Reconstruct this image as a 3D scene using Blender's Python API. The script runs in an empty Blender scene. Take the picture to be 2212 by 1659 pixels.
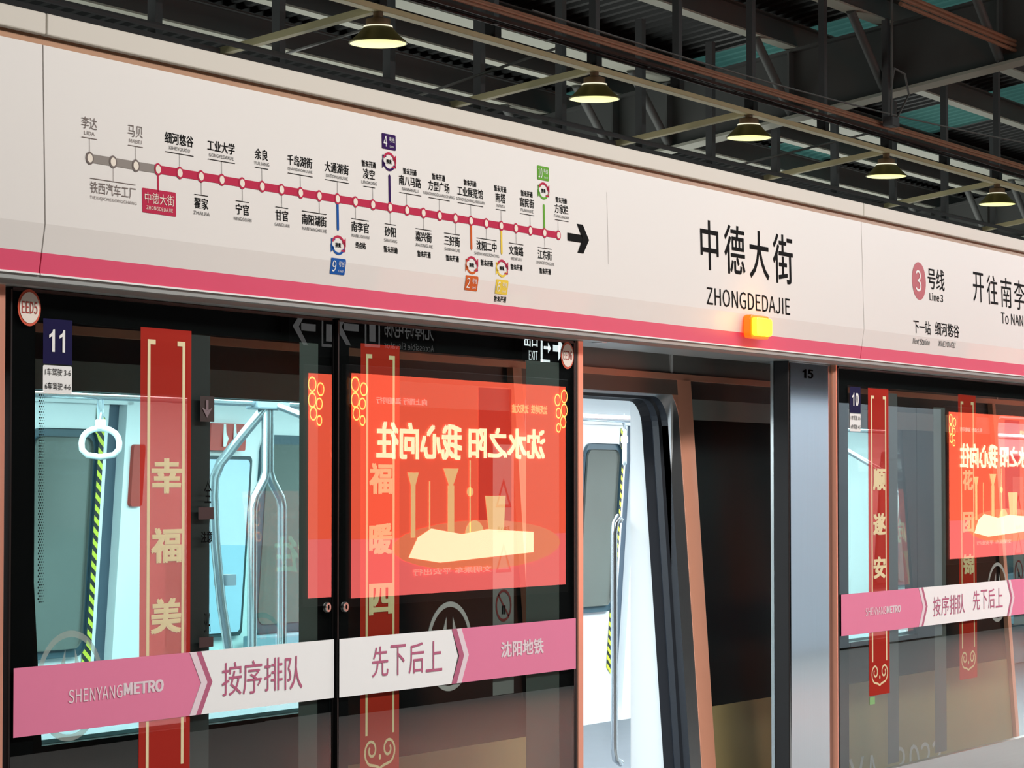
import bpy, bmesh, math, random
from mathutils import Vector
random.seed(7)
SC = bpy.context.scene
COL = SC.collection
PI = math.pi

# ------------------------------------------------------------------ camera, world, lights, exposure
F_PX, CW, CH = 6040.0, 2212.0, 1659.0
BETA = math.radians(29.23)            # angle between the optical axis and the platform edge
PITCH = math.atan(218.5 / F_PX)
CAM = Vector((0.0, -5.04, 1.60))
Fh = Vector((math.cos(BETA), math.sin(BETA), 0))
RT = Vector((math.sin(BETA), -math.cos(BETA), 0))
FW = Fh * math.cos(PITCH) + Vector((0, 0, math.sin(PITCH)))
UP = RT.cross(FW)
cd = bpy.data.cameras.new('camera'); cam = bpy.data.objects.new('camera', cd); COL.objects.link(cam)
cam.location = CAM
cam.rotation_euler = (PI / 2 + PITCH, 0, -(PI / 2 - BETA))
cd.sensor_width = 36.0; cd.lens = 36.0 * F_PX / CW; cd.clip_start = 0.05; cd.clip_end = 300
SC.camera = cam

SC.view_settings.view_transform = 'Standard'; SC.view_settings.look = 'None'
SC.view_settings.exposure = 0.0; SC.view_settings.gamma = 1.0; SC.view_settings.use_curve_mapping = False
SC.cycles.max_bounces = 7; SC.cycles.diffuse_bounces = 3; SC.cycles.glossy_bounces = 4
SC.cycles.transparent_max_bounces = 16; SC.cycles.transmission_bounces = 4
SC.cycles.caustics_reflective = False; SC.cycles.caustics_refractive = False
SC.cycles.sample_clamp_indirect = 4.0
SC.cycles.use_denoising = True

world = bpy.data.worlds.new('world'); SC.world = world; world.use_nodes = True
bg = world.node_tree.nodes['Background']; bg.inputs[0].default_value = (0.55, 0.80, 0.78, 1); bg.inputs[1].default_value = 0.55

def area(name, loc, target, sx, sy, power, col):
    l = bpy.data.lights.new(name, 'AREA'); l.shape = 'RECTANGLE'; l.size = sx; l.size_y = sy; l.energy = power; l.color = col
    o = bpy.data.objects.new(name, l); COL.objects.link(o); o.location = loc
    d = Vector(target) - Vector(loc); o.rotation_euler = d.to_track_quat('-Z', 'Y').to_euler()
    return o
# rows of platform luminaires over the platform (above the frame's view)
area('platform_light', (9, -3.0, 4.3), (9, -2.1, 0), 9.0, 0.6, 290, (1.0, 0.94, 0.90))
area('platform_light', (19, -3.0, 4.3), (19, -2.1, 0), 9.0, 0.6, 330, (0.97, 0.98, 1.0))
area('platform_light', (30, -3.0, 4.3), (30, -2.1, 0), 10.0, 0.6, 350, (0.86, 1.0, 0.98))
for x_ in (13, 24, 35):      # added fill lights, out of view over the carriage, to brighten the roof steel
    area('roof_fill_light', (x_, 9.0, 3.3), (x_, 6.5, 7.0), 10.0, 2.5, 125, (0.97, 1.0, 0.94))
area('wall_fill_light', (23.8, -4.5, 3.4), (23.8, -5.4, 1.3), 7.0, 0.1, 56, (0.86, 0.95, 1.0))  # added fill light out of view, brightens the pale wall panels
TRAIN_LIGHT = 780


# ------------------------------------------------------------------ pixel <-> world
def ray(px, py):
    return FW + RT * ((px - CW / 2) / F_PX) + UP * ((CH / 2 - py) / F_PX)
def hit(px, py, p0, n):
    d = ray(px, py); n = Vector(n); t = (Vector(p0) - CAM).dot(n) / d.dot(n)
    return CAM + d * t
def W(px, py, Y=0.0):
    p = hit(px, py, (0, Y, 0), (0, 1, 0)); return p.x, p.z
def WX(px, Y=0.0): return W(px, 1048, Y)[0]
def WZ(px, py, Y=0.0): return W(px, py, Y)[1]

# ------------------------------------------------------------------ materials
def lin(c):
    return tuple(((v / 255) / 12.92 if v / 255 <= 0.04045 else ((v / 255 + 0.055) / 1.055) ** 2.4) for v in c)
MATS = {}
def mat(name, rgb, rough=0.5, metal=0.0, emit=None, es=1.0, noise=0.0, scale=6.0, bump=0.0, spec=0.5, stretch=None, coat=0.0):
    if name in MATS: return MATS[name]
    m = bpy.data.materials.new(name); m.use_nodes = True; nt = m.node_tree; b = nt.nodes['Principled BSDF']
    c = lin(rgb); b.inputs['Base Color'].default_value = (*c, 1)
    b.inputs['Roughness'].default_value = rough; b.inputs['Metallic'].default_value = metal
    b.inputs['Specular IOR Level'].default_value = spec; b.inputs['Coat Weight'].default_value = coat
    if emit is not None:
        b.inputs['Emission Color'].default_value = (*lin(emit), 1); b.inputs['Emission Strength'].default_value = es
    if noise or bump:
        tc = nt.nodes.new('ShaderNodeTexCoord'); mp = nt.nodes.new('ShaderNodeMapping'); nz = nt.nodes.new('ShaderNodeTexNoise')
        nt.links.new(tc.outputs['Object'], mp.inputs[0]); nt.links.new(mp.outputs[0], nz.inputs['Vector'])
        if stretch: mp.inputs['Scale'].default_value = stretch
        nz.inputs['Scale'].default_value = scale; nz.inputs['Detail'].default_value = 4
        if noise:
            mx = nt.nodes.new('ShaderNodeMix'); mx.data_type = 'RGBA'
            mx.inputs[6].default_value = (*[v * (1 - noise) for v in c], 1); mx.inputs[7].default_value = (*[min(1, v * (1 + noise)) for v in c], 1)
            nt.links.new(nz.outputs[0], mx.inputs[0]); nt.links.new(mx.outputs[2], b.inputs['Base Color'])
        if bump:
            bp = nt.nodes.new('ShaderNodeBump'); bp.inputs['Strength'].default_value = bump; bp.inputs['Distance'].default_value = 0.01
            nt.links.new(nz.outputs[0], bp.inputs['Height']); nt.links.new(bp.outputs[0], b.inputs['Normal'])
    MATS[name] = m; return m
def glass_mat(name, tint, ior=1.95, strength=1.0):
    """clear pane: transparent with a mirror reflection that follows Fresnel (both faces of the pane together)"""
    m = bpy.data.materials.new(name); m.use_nodes = True; nt = m.node_tree
    for n in list(nt.nodes): nt.nodes.remove(n)
    o = nt.nodes.new('ShaderNodeOutputMaterial'); mix = nt.nodes.new('ShaderNodeMixShader'); tr = nt.nodes.new('ShaderNodeBsdfTransparent')
    gl = nt.nodes.new('ShaderNodeBsdfGlossy'); fr = nt.nodes.new('ShaderNodeFresnel'); mu = nt.nodes.new('ShaderNodeMath'); mu.operation = 'MULTIPLY'
    gl.inputs['Roughness'].default_value = 0.0; fr.inputs['IOR'].default_value = ior; mu.inputs[1].default_value = strength
    tr.inputs['Color'].default_value = (*tint, 1)
    # the mirror image counts both faces, so the rear face only transmits
    ge = nt.nodes.new('ShaderNodeNewGeometry'); inv = nt.nodes.new('ShaderNodeMath'); inv.operation = 'SUBTRACT'; inv.inputs[0].default_value = 1.0
    m2 = nt.nodes.new('ShaderNodeMath'); m2.operation = 'MULTIPLY'
    nt.links.new(ge.outputs['Backfacing'], inv.inputs[1]); nt.links.new(mu.outputs[0], m2.inputs[0]); nt.links.new(inv.outputs[0], m2.inputs[1])
    nt.links.new(fr.outputs[0], mu.inputs[0]); nt.links.new(m2.outputs[0], mix.inputs[0]); nt.links.new(tr.outputs[0], mix.inputs[1])
    nt.links.new(gl.outputs[0], mix.inputs[2]); nt.links.new(mix.outputs[0], o.inputs[0])
    MATS[name] = m; return m
def film_mat(name, rgb, alpha):
    """printed film on glass that lets part of the light through"""
    m = bpy.data.materials.new(name); m.use_nodes = True; nt = m.node_tree
    for n in list(nt.nodes): nt.nodes.remove(n)
    o = nt.nodes.new('ShaderNodeOutputMaterial'); mix = nt.nodes.new('ShaderNodeMixShader'); tr = nt.nodes.new('ShaderNodeBsdfTransparent')
    df = nt.nodes.new('ShaderNodeBsdfDiffuse'); c = lin(rgb); df.inputs[0].default_value = (*c, 1)
    mc = max(c); tr.inputs[0].default_value = (*[0.25 + 0.75 * v / mc if mc > 0 else 1 for v in c], 1)
    mix.inputs[0].default_value = alpha
    nt.links.new(tr.outputs[0], mix.inputs[1]); nt.links.new(df.outputs[0], mix.inputs[2]); nt.links.new(mix.outputs[0], o.inputs[0])
    MATS[name] = m; return m
def brushed(name, rgb, rough=0.3, vertical=True):
    m = mat(name, rgb, rough, 1.0, noise=0.05, scale=3.0, stretch=(60, 60, 0.6) if vertical else (0.6, 60, 60)); return m

white_panel = mat('white_enamel_panel', (226, 220, 215), 0.45, noise=0.015, scale=1.2, coat=0.1)
top_cover = mat('cover_enamel', (208, 200, 188), 0.5, noise=0.02, scale=1.5)
bronze = mat('bronze_channel', (150, 112, 84), 0.35, 0.6, noise=0.1)
pink_paint = mat('magenta_stripe', (228, 80, 114), 0.4, noise=0.03)
lip_steel = brushed('lip_steel', (190, 195, 195), 0.28, False)
lip_paint = mat('lip_grey', (158, 162, 160), 0.4, 0.25)
black_ink = mat('black_ink', (10, 9, 10), 0.8, spec=.1)
grey_ink = mat('grey_ink', (122, 110, 106), 0.8, spec=.1)
red_ink = mat('red_ink', (188, 48, 78), 0.8, spec=.1)
white_ink = mat('white_ink', (240, 238, 236), 0.8, spec=.1)
cream_ink = mat('cream_ink', (238, 226, 212), 0.8, spec=.1)
blue_ink = mat('blue_ink', (28, 84, 160), 0.8, spec=.1)
purple_ink = mat('purple_ink', (52, 22, 84), 0.8, spec=.1)
orange_ink = mat('orange_ink', (204, 92, 40), 0.8, spec=.1)
yellow_ink = mat('yellow_ink', (232, 196, 74), 0.8, spec=.1)
green_ink = mat('green_ink', (104, 164, 60), 0.8, spec=.1)
navy = mat('navy_plate', (26, 22, 66), 0.8, spec=.1)
black_frit = mat('black_enamel_border', (4, 4, 5), 0.8, spec=0.05)
black_rubber = mat('black_rubber', (14, 14, 16), 0.55)
grey_film = mat('grey_edge_film', (58, 68, 64), 0.6)
black_film = mat('dark_film', (40, 41, 41), 0.6)
steel_col = brushed('column_steel', (212, 216, 222), 0.09)
post_reflect = mat('post_coral_reflection', (250, 176, 150), 0.28, 0.45)  # post and jamb steel with a coral reflection painted into its colour
dark_frame = mat('dark_anodised_frame', (24, 22, 22), 0.4, 0.5)
pink_band = mat('pink_band', (238, 128, 166), 0.55, noise=0.02)
white_band = mat('white_band', (252, 252, 252), 0.55)
band_text = mat('band_rose_text', (190, 96, 130), 0.55)
glass = glass_mat('door_glass', (0.90, 0.95, 0.935), 2.15)
red_film = film_mat('red_banner_film', (204, 60, 50), 0.62)
gold_film = film_mat('gold_banner_film', (244, 228, 184), 0.9)
red_film_in = film_mat('red_inner_banner_film', (214, 62, 46), 0.8); gold_film_in = film_mat('gold_inner_banner_film', (255, 232, 180), 0.95)
logo_film = film_mat('frosted_logo', (170, 178, 172), 0.62)
grey_strip = mat('grey_warning_strip', (150, 150, 146), 0.6)

# ------------------------------------------------------------------ mesh helpers
class MB:
    def __init__(s): s.v = []; s.f = []; s.m = []; s.cur = 0
    def add(s, vs, fs):
        b = len(s.v); s.v += [tuple(v) for v in vs]; s.f += [tuple(i + b for i in f) for f in fs]; s.m += [s.cur] * len(fs); return s
    def box(s, x0, x1, y0, y1, z0, z1):
        return s.add([(x0, y0, z0), (x1, y0, z0), (x1, y1, z0), (x0, y1, z0), (x0, y0, z1), (x1, y0, z1), (x1, y1, z1), (x0, y1, z1)],
                     [(0, 3, 2, 1), (4, 5, 6, 7), (0, 1, 5, 4), (1, 2, 6, 5), (2, 3, 7, 6), (3, 0, 4, 7)])
    def hexa(s, a, b):     # two quads a (bottom) and b (top), same winding
        return s.add(list(a) + list(b), [(0, 3, 2, 1), (4, 5, 6, 7), (0, 1, 5, 4), (1, 2, 6, 5), (2, 3, 7, 6), (3, 0, 4, 7)])
    def prism(s, poly, y0, y1):   # poly in x,z ; extruded in y
        n = len(poly); vs = [(x, y0, z) for x, z in poly] + [(x, y1, z) for x, z in poly]
        return s.add(vs, [tuple(range(n)), tuple(range(2 * n - 1, n - 1, -1))] + [(i, i + n, (i + 1) % n + n, (i + 1) % n) for i in range(n)])
    def extrude_x(s, poly, x0, x1):   # poly in y,z ; extruded along x
        n = len(poly); vs = [(x0, y, z) for y, z in poly] + [(x1, y, z) for y, z in poly]
        return s.add(vs, [tuple(range(n)), tuple(range(2 * n - 1, n - 1, -1))] + [(i, i + n, (i + 1) % n + n, (i + 1) % n) for i in range(n)])
    def tube(s, pts, r, n=10, closed=False):
        P = [Vector(p) for p in pts]; k = len(P); b = len(s.v); prev = None
        for i in range(k):
            if closed: t = (P[(i + 1) % k] - P[i - 1]).normalized()
            else: t = (P[min(i + 1, k - 1)] - P[max(i - 1, 0)]).normalized()
            if prev is None:
                a = Vector((0, 0, 1)) if abs(t.z) < 0.9 else Vector((1, 0, 0)); nn = (a - t * a.dot(t)).normalized()
            else: nn = (prev - t * prev.dot(t)).normalized()
            prev = nn; bb = t.cross(nn); rr = r[i] if isinstance(r, (list, tuple)) else r
            for j in range(n):
                a = 2 * PI * j / n; s.v.append(tuple(P[i] + nn * (rr * math.cos(a)) + bb * (rr * math.sin(a))))
        for i in range(k if closed else k - 1):
            for j in range(n):
                q = ((i + 1) % k) * n; s.f.append((b + i * n + j, b + i * n + (j + 1) % n, b + q + (j + 1) % n, b + q + j)); s.m.append(s.cur)
        if not closed:
            s.f.append(tuple(b + j for j in range(n))[::-1]); s.f.append(tuple(b + (k - 1) * n + j for j in range(n))); s.m += [s.cur] * 2
        return s
    def lathe(s, c, prof, n=32, axis='z'):
        b = len(s.v); k = len(prof)
        for r, h in prof:
            for j in range(n):
                a = 2 * PI * j / n
                if axis == 'z': s.v.append((c[0] + r * math.cos(a), c[1] + r * math.sin(a), c[2] + h))
                else: s.v.append((c[0] + r * math.cos(a), c[1] + h, c[2] + r * math.sin(a)))
        for i in range(k - 1):
            for j in range(n):
                s.f.append((b + i * n + j, b + i * n + (j + 1) % n, b + (i + 1) * n + (j + 1) % n, b + (i + 1) * n + j)); s.m.append(s.cur)
        s.f.append(tuple(b + j for j in range(n))[::-1]); s.f.append(tuple(b + (k - 1) * n + j for j in range(n))); s.m += [s.cur] * 2
        return s
    def flat(s, polys, y=0.0):    # polygons in x,z facing -y
        for p in polys:
            n = len(p); s.add([(x, y, z) for x, z in p], [tuple(range(n))])
        return s
    def build(s, name, m, parent=None, smooth=False, yfun=None, bevel=0.0):
        off = Vector(parent['_o']) if parent is not None and '_o' in parent else Vector((0, 0, 0))
        vs = s.v
        if yfun: vs = [(x, y + yfun(x, z), z) for x, y, z in vs]
        me = bpy.data.meshes.new(name); me.from_pydata([(x - off.x, y - off.y, z - off.z) for x, y, z in vs], [], s.f)
        ms = m if isinstance(m, (list, tuple)) else [m]
        for q in ms: me.materials.append(q)
        if len(ms) > 1: me.polygons.foreach_set('material_index', s.m)
        if smooth: me.polygons.foreach_set('use_smooth', [True] * len(s.f))
        me.update(); me.validate()
        o = bpy.data.objects.new(name, me); COL.objects.link(o)
        if parent is not None:
            o.parent = parent; o['_o'] = list(off)
        if smooth:
            try:
                md = o.modifiers.new('edge', 'EDGE_SPLIT'); md.split_angle = math.radians(38)
            except Exception: pass
        if bevel:
            b = o.modifiers.new('bevel', 'BEVEL'); b.width = bevel; b.segments = 2; b.limit_method = 'ANGLE'
        return o
def thing(name, loc, label, cat, group=None):
    o = bpy.data.objects.new(name, None); COL.objects.link(o); o.location = loc; o['_o'] = list(loc); o.empty_display_size = 0.1
    tag(o, label, cat, group); return o
def tag(o, label, cat, group=None, kind=None):
    if label: o['label'] = label
    if cat: o['category'] = cat
    if group: o['group'] = group
    if kind: o['kind'] = kind
    return o
def structure(o): o['kind'] = 'structure'; return o
def lab(o, label): o['label'] = label; return o

_tc = {}
try:        # Blender's own bundled sans (the face it falls back to for Chinese), used for Latin letters as well
    import os
    FONT = bpy.data.fonts.load(os.path.join(bpy.utils.system_resource('DATAFILES', path='fonts'), 'Noto Sans CJK Regular.woff2')); FK = 0.36
except Exception:
    FONT = None; FK = 1.0
def text_geo(s, bold=0.0, res=3):
    key = (s, bold, res); fk = FK if s.isascii() else 1.0; thick = bold * fk if bold > .006 else 0.0; bold = 0.0 if thick else bold * fk
    if key in _tc: return _tc[key]
    cu = bpy.data.curves.new('t', 'FONT'); cu.body = s; 
    if FONT and s.isascii(): cu.font = FONT
    cu.size = 1.0; cu.resolution_u = res; cu.offset = bold; cu.fill_mode = 'FRONT'
    o = bpy.data.objects.new('t', cu); COL.objects.link(o)
    dg = bpy.context.evaluated_depsgraph_get(); dg.update(); me = bpy.data.meshes.new_from_object(o.evaluated_get(dg))
    vs = [(v.co.x, v.co.y) for v in me.vertices]; fs = [tuple(p.vertices) for p in me.polygons]
    bpy.data.objects.remove(o); bpy.data.curves.remove(cu); bpy.data.meshes.remove(me)
    if not vs: vs = [(0, 0), (1, 0), (1, 1)]; fs = [(0, 1, 2)]
    if thick:      # heavier weight: the outline is laid down five times, shifted by a stroke fraction
        V, F_ = [], []
        for k_, (dx, dy) in enumerate(((0, 0), (thick, thick * .6), (-thick, -thick * .6), (-thick, thick * .6), (thick, -thick * .6))):
            b_ = len(V); V += [(x + dx, y + dy, k_ * .00022) for x, y in vs]; F_ += [tuple(i + b_ for i in f) for f in fs]
        vs, fs = V, F_
    vs = [v if len(v) == 3 else (v[0], v[1], 0.0) for v in vs]      # third value: each layer lies a hair behind the last
    x0 = min(v[0] for v in vs); x1 = max(v[0] for v in vs); y0 = min(v[1] for v in vs); y1 = max(v[1] for v in vs)
    g = ([((x - x0) / max(x1 - x0, 1e-6), (y - y0) / max(y1 - y0, 1e-6), l) for x, y, l in vs], fs, (x1 - x0), (y1 - y0)); _tc[key] = g; return g
def number_shape(mb, s, x0, x1, z0, z1, y=0.0, bold=.02, gap=.16):
    """house-style digits: a flagged 1 without foot, other digits from the font"""
    n = len(s); w = (x1 - x0) / (n + gap * (n - 1)); h = z1 - z0
    for i, ch in enumerate(s):
        a = x0 + i * w * (1 + gap)
        if ch == '1':
            P = [(.50, 0), (.80, 0), (.80, 1), (.60, 1), (.50, .86), (.16, .74), (.16, .60), (.50, .70)]
            mb.add([(a + w * u, y, z0 + h * v) for u, v in P], [(0, 1, 7), (1, 2, 7), (2, 4, 7), (2, 3, 4), (4, 5, 7), (5, 6, 7)])
        else: put_text(mb, ch, a, a + w, z0, z1, y, bold)
    return mb
def put_text(mb, s, x0, x1, z0, z1, y=0.0, bold=0.0, mirror=False):
    vs, fs, w, h = text_geo(s, bold)
    if mirror: x0, x1 = x1, x0
    # face normals towards -y
    mb.add([(x0 + (x1 - x0) * u, y + l, z0 + (z1 - z0) * v) for u, v, l in vs], fs); return mb
def text_c(mb, s, cx, cz, w, h, y=0.0, bold=0.0, mirror=False):
    return put_text(mb, s, cx - w / 2, cx + w / 2, cz - h / 2, cz + h / 2, y, bold, mirror)
def ring2d(cx, cz, rx, rz, t, n=40, a0=0, a1=2 * PI):
    out = []
    for i in range(n):
        a = a0 + (a1 - a0) * i / n; b = a0 + (a1 - a0) * (i + 1) / n
        out.append([(cx + rx * math.cos(a), cz + rz * math.sin(a)), (cx + rx * math.cos(b), cz + rz * math.sin(b)),
                    (cx + (rx - t) * math.cos(b), cz + (rz - t) * math.sin(b)), (cx + (rx - t) * math.cos(a), cz + (rz - t) * math.sin(a))])
    return out
def disc2d(cx, cz, rx, rz=None, n=32):
    rz = rz or rx; return [(cx + rx * math.cos(2 * PI * i / n), cz + rz * math.sin(2 * PI * i / n)) for i in range(n)]
def rect(x0, x1, z0, z1): return [(x0, z0), (x1, z0), (x1, z1), (x0, z1)]
def rrect(x0, x1, z0, z1, r, n=5):
    out = []
    for cx, cz, a in ((x1 - r, z1 - r, 0), (x0 + r, z1 - r, PI / 2), (x0 + r, z0 + r, PI), (x1 - r, z0 + r, 1.5 * PI)):
        for i in range(n + 1):
            q = a + PI / 2 * i / n; out.append((cx + r * math.cos(q), cz + r * math.sin(q)))
    return out

# ================================================================== SETTING
X0, X1 = -3.0, 62.0
floor_mat = mat('platform_granite', (176, 176, 172), 0.4, noise=0.12, scale=30)
dark_stone = mat('dark_stone_wall', (7, 7, 8), 0.8, noise=0.2, scale=8, spec=.1)
pale_wall = mat('pale_wall_panel', (206, 218, 230), 0.6, noise=0.05, scale=2)
hall_dark = mat('hall_dark_wall', (26, 27, 28), 0.9, noise=0.3, scale=3)
structure(MB().box(X0, X1, -5.6, 0.22, -0.3, 0.0).build('floor', floor_mat))
structure(MB().box(X0, X1, 0.22, 16, -1.5, -1.2).build('track_bed', mat('ballast', (40, 38, 36), 0.95, noise=0.4, scale=40, bump=0.6)))
YB = -5.40
wb = structure(MB().box(X0, 15.9, -5.75, YB - 0.05, 0, 4.6).build('wall_back', dark_stone))
wp = MB()
xx = 20.1
while xx < 27.8:
    wp = MB().box(xx + .006, min(xx + 0.894, 28.02), YB - 0.07, YB - 0.045, 0.02, 2.40); q = wp.build('wall_panel', pale_wall, wb); xx += 0.9
MB().box(15.9, X1, -5.75, YB - 0.08, 0, 4.6).build('backing_wall', dark_stone, wb)
structure(MB().box(X0 - 0.3, X0, -5.75, 16, -1.5, 9).build('wall_left', hall_dark))
structure(MB().box(X1, X1 + 0.3, -5.75, 16, -1.5, 9).build('wall_right', hall_dark))
structure(MB().box(X0, X1, 15.8, 16.1, -1.5, 9).build('wall_far', hall_dark))

# roof: inclined plane through the rafters' undersides  z = 5.05 + off + 0.17*(7.65 - y)
SL = 0.17
def roof_z(y, off=0.0): return 5.05 + off + SL * (7.65 - y)
def roof_hit(px, py, off=0.0):
    n = Vector((0, SL, 1)); return hit(px, py, (0, 7.65, 5.05 + off), n)
deck_mat = mat('roof_deck_steel', (44, 47, 48), 0.6, 0.3, noise=0.2, scale=2)
steel_grey = mat('painted_roof_steel', (98, 101, 100), 0.6, noise=0.1, scale=3)
steel_pale = mat('pale_purlin_paint', (196, 198, 184), 0.55, noise=0.08, scale=2)
def skylight_material():
    m = bpy.data.materials.new('skylight_sheet'); m.use_nodes = True; nt = m.node_tree
    for n in list(nt.nodes): nt.nodes.remove(n)
    o = nt.nodes.new('ShaderNodeOutputMaterial'); t = nt.nodes.new('ShaderNodeBsdfTranslucent'); g = nt.nodes.new('ShaderNodeBsdfDiffuse'); mx = nt.nodes.new('ShaderNodeMixShader')
    t.inputs[0].default_value = (0.30, 0.62, 0.58, 1); g.inputs[0].default_value = (0.10, 0.22, 0.20, 1); mx.inputs[0].default_value = 0.65
    nt.links.new(mx.outputs[0], o.inputs[0]); nt.links.new(t.outputs[0], mx.inputs[1]); nt.links.new(g.outputs[0], mx.inputs[2]); return m
sky_mat = skylight_material()
# corrugated deck and skylight strips
DOFF = 1.02
def corrug(xa, xb, ya, yb, pitch=0.21, depth=0.05):
    mb = MB(); x = xa; top = []; 
    while x < xb - 1e-6:
        for fx, d in ((0, 0), (0.35, 0), (0.5, 1), (0.85, 1)):
            top.append((min(x + fx * pitch, xb), d * depth))
        x += pitch
    top.append((xb, 0)); n = len(top)
    vs = [(px_, ya, roof_z(ya, DOFF) + d) for px_, d in top] + [(px_, yb, roof_z(yb, DOFF) + d) for px_, d in top]
    mb.add(vs, [(i, i + 1, n + i + 1, n + i) for i in range(n - 1)]); return mb
p1 = roof_hit(1640, 0, DOFF); p2 = roof_hit(1885, 62, DOFF); p3 = roof_hit(2212, 205, DOFF)
SKY = [(p1.x + 1.6, p1.x + 3.0), (p3.x - 0.7, p3.x + 1.0)]
ceil = None
xs = [X0] + [v for s_ in SKY for v in s_] + [X1]
ceil = structure(corrug(xs[0], xs[1], -5.75, 16).build('ceiling', deck_mat))
for a_, b_ in ((xs[2], xs[3]), (xs[4], xs[5])):
    corrug(a_, b_, -5.75, 16).build('roof_sheet', deck_mat, ceil)
for a_, b_ in SKY:
    corrug(a_, b_, 3.0, 9.2).build('skylight_sheet', sky_mat, ceil)
    corrug(a_, b_, -5.75, 3.0).build('roof_sheet', deck_mat, ceil); corrug(a_, b_, 9.2, 16).build('roof_sheet', deck_mat, ceil)
# purlins along the hall: underside flange, web, top flange
PUR = [(848, 168, .12), (943, 104, .14), (903, 20, .24), (1474, 26, .15), (1821, 17, .19)]
purY = []
for px, py, w in PUR:
    p = roof_hit(px, py, 0.72); purY.append((p.y, w))
ys = sorted(y for y, w in purY)
purY += [(ys[-1] + 1.15, .13), (ys[-1] + 2.3, .13), (ys[0] - 1.2, .15), (ys[0] - 2.5, .15)]
for y, w in purY:
    z = roof_z(y, 0.72); mb = MB()
    mb.box(X0, X1, y - w / 2, y + w / 2, z, z + .018)
    mb.build('purlin_flange', steel_pale, ceil)
    MB().box(X0, X1, y - .012, y + .012, z + .018, z + .24).box(X0, X1, y - w / 2, y + w / 2, z + .24, z + .255).build('shaded_purlin_web', steel_grey, ceil)  # web and top flange darker than the underside: shade painted into the tone

def rafter(px_l, label, x=None):
    xr = x
    t = thing('roof_rafter', (xr, 6, roof_z(6)), label, 'roof beam', 'roof rafters')
    ya, yb = -2.0, 13.0; fl = 0.14
    def sk(x0, x1, ya, yb, o0, o1):
        return MB().hexa([(x0, ya, roof_z(ya, o0)), (x1, ya, roof_z(ya, o0)), (x1, yb, roof_z(yb, o0)), (x0, yb, roof_z(yb, o0))],
                         [(x0, ya, roof_z(ya, o1)), (x1, ya, roof_z(ya, o1)), (x1, yb, roof_z(yb, o1)), (x0, yb, roof_z(yb, o1))])
    sk(xr - fl, xr + fl, ya, yb, 0, .03).build('bottom_flange', steel_pale, t)
    sk(xr - .012, xr + .012, ya, yb, .03, .68).build('web', steel_grey, t)
    sk(xr - .1, xr + .1, ya, yb, .68, .71).build('top_flange', steel_grey, t)
    for y, w in sorted(purY):
        if ya < y < yb:
            mb = MB().hexa([(xr - fl, y - .01, roof_z(y, .03)), (xr - .012, y - .01, roof_z(y, .03)), (xr - .012, y + .01, roof_z(y, .03)), (xr - fl, y + .01, roof_z(y, .03))],
                           [(xr - fl, y - .01, roof_z(y, .68)), (xr - .012, y - .01, roof_z(y, .68)), (xr - .012, y + .01, roof_z(y, .68)), (xr - fl, y + .01, roof_z(y, .68))])
            mb.build('stiffener', steel_grey, t)
            MB().tube([(xr - .95, y, roof_z(y, .72)), (xr - .05, y, roof_z(y, .04))], 0.045, 10).build('knee_brace', steel_grey, t, smooth=True)
    return t
rafter(0, 'deep grey steel roof rafter sloping up right behind the pendant lamps', x=26.0)
rafter(0, 'roof rafter beyond the deep grey one, faint over the farthest lamps', x=37.5)

# ================================================================== FASCIA (sign panels over the doors)
YF = -0.12
ZT = WZ(94, 27, YF); ZG1 = WZ(94, 74, YF); ZG0 = WZ(94, 95, YF); ZFOLD = WZ(94, 483, YF); ZP = WZ(94, 545, YF); ZB = WZ(94, 591, YF); ZL = WZ(94, 606, YF)
def yfas(x, z):
    if z >= ZFOLD: return YF + 0.012 * (z - ZFOLD) / (ZG0 - ZFOLD)
    return YF + 0.020 * (ZFOLD - z) / (ZFOLD - ZB)
XS = [WX(94, YF), WX(1868, YF)]
seg = XS[1] - XS[0]
bounds = [XS[0] - seg, XS[0], XS[1], XS[1] + seg, XS[1] + 2 * seg, XS[1] + 3 * seg]
plab = ['blank white overhead panel at the far left of the long route map panel', 'white overhead sign panel carrying the line route map and the large station name',
        'white overhead sign panel with red circled 3 and next station text', 'white overhead panel beyond the line 3 sign panel', 'farthest white overhead panel along the platform edge']
panels = []
g = 0.003
for i in range(5):
    xa, xb = bounds[i] + g, bounds[i + 1] - g
    t = thing('overhead_sign_panel', ((xa + xb) / 2, YF, ZB), plab[i], 'sign', 'overhead panels above the platform doors')
    yo = 0.06
    prof = [(yfas(0, ZG0), ZG0), (YF, ZFOLD), (yfas(0, ZP), ZP), (YF + yo, ZP), (YF + yo, ZG0)]
    MB().extrude_x(prof[::-1], xa, xb).build('panel_face', white_panel, t)
    prof = [(yfas(0, ZP), ZP), (yfas(0, ZB), ZB), (YF + yo + .02, ZB), (YF + yo + .02, ZP)]
    MB().extrude_x(prof[::-1], xa, xb).build('magenta_stripe', pink_paint, t)
    MB().box(xa, xb, yfas(0, ZB) - .004, yfas(0, ZB) + .012, ZB - .003, ZB + .002).build('white_edge', white_ink, t)
    panels.append(t)
    MB().box(xa, xb, YF - .002, YF + .25, ZG1, ZT).build('trim_cover', top_cover, t, bevel=0.004)
structure(MB().box(bounds[0], bounds[-1], YF + .022, YF + .06, ZG0 - .01, ZG1 + .01).build('trim_1', bronze))
structure(MB().box(bounds[0], bounds[-1], yfas(0, ZB) + .004, YF + .30, ZL, ZB - .004).box(bounds[0], bounds[-1], yfas(0, ZB) + .03, YF + .30, ZL - .012, ZL).build('trim_2', lip_paint))
# dark box behind the fascia
structure(MB().box(bounds[0], bounds[-1], -0.03, 0.16, ZL + .005, ZT - .02).build('trim_3', mat('header_box', (30, 30, 32), 0.8)))

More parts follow.
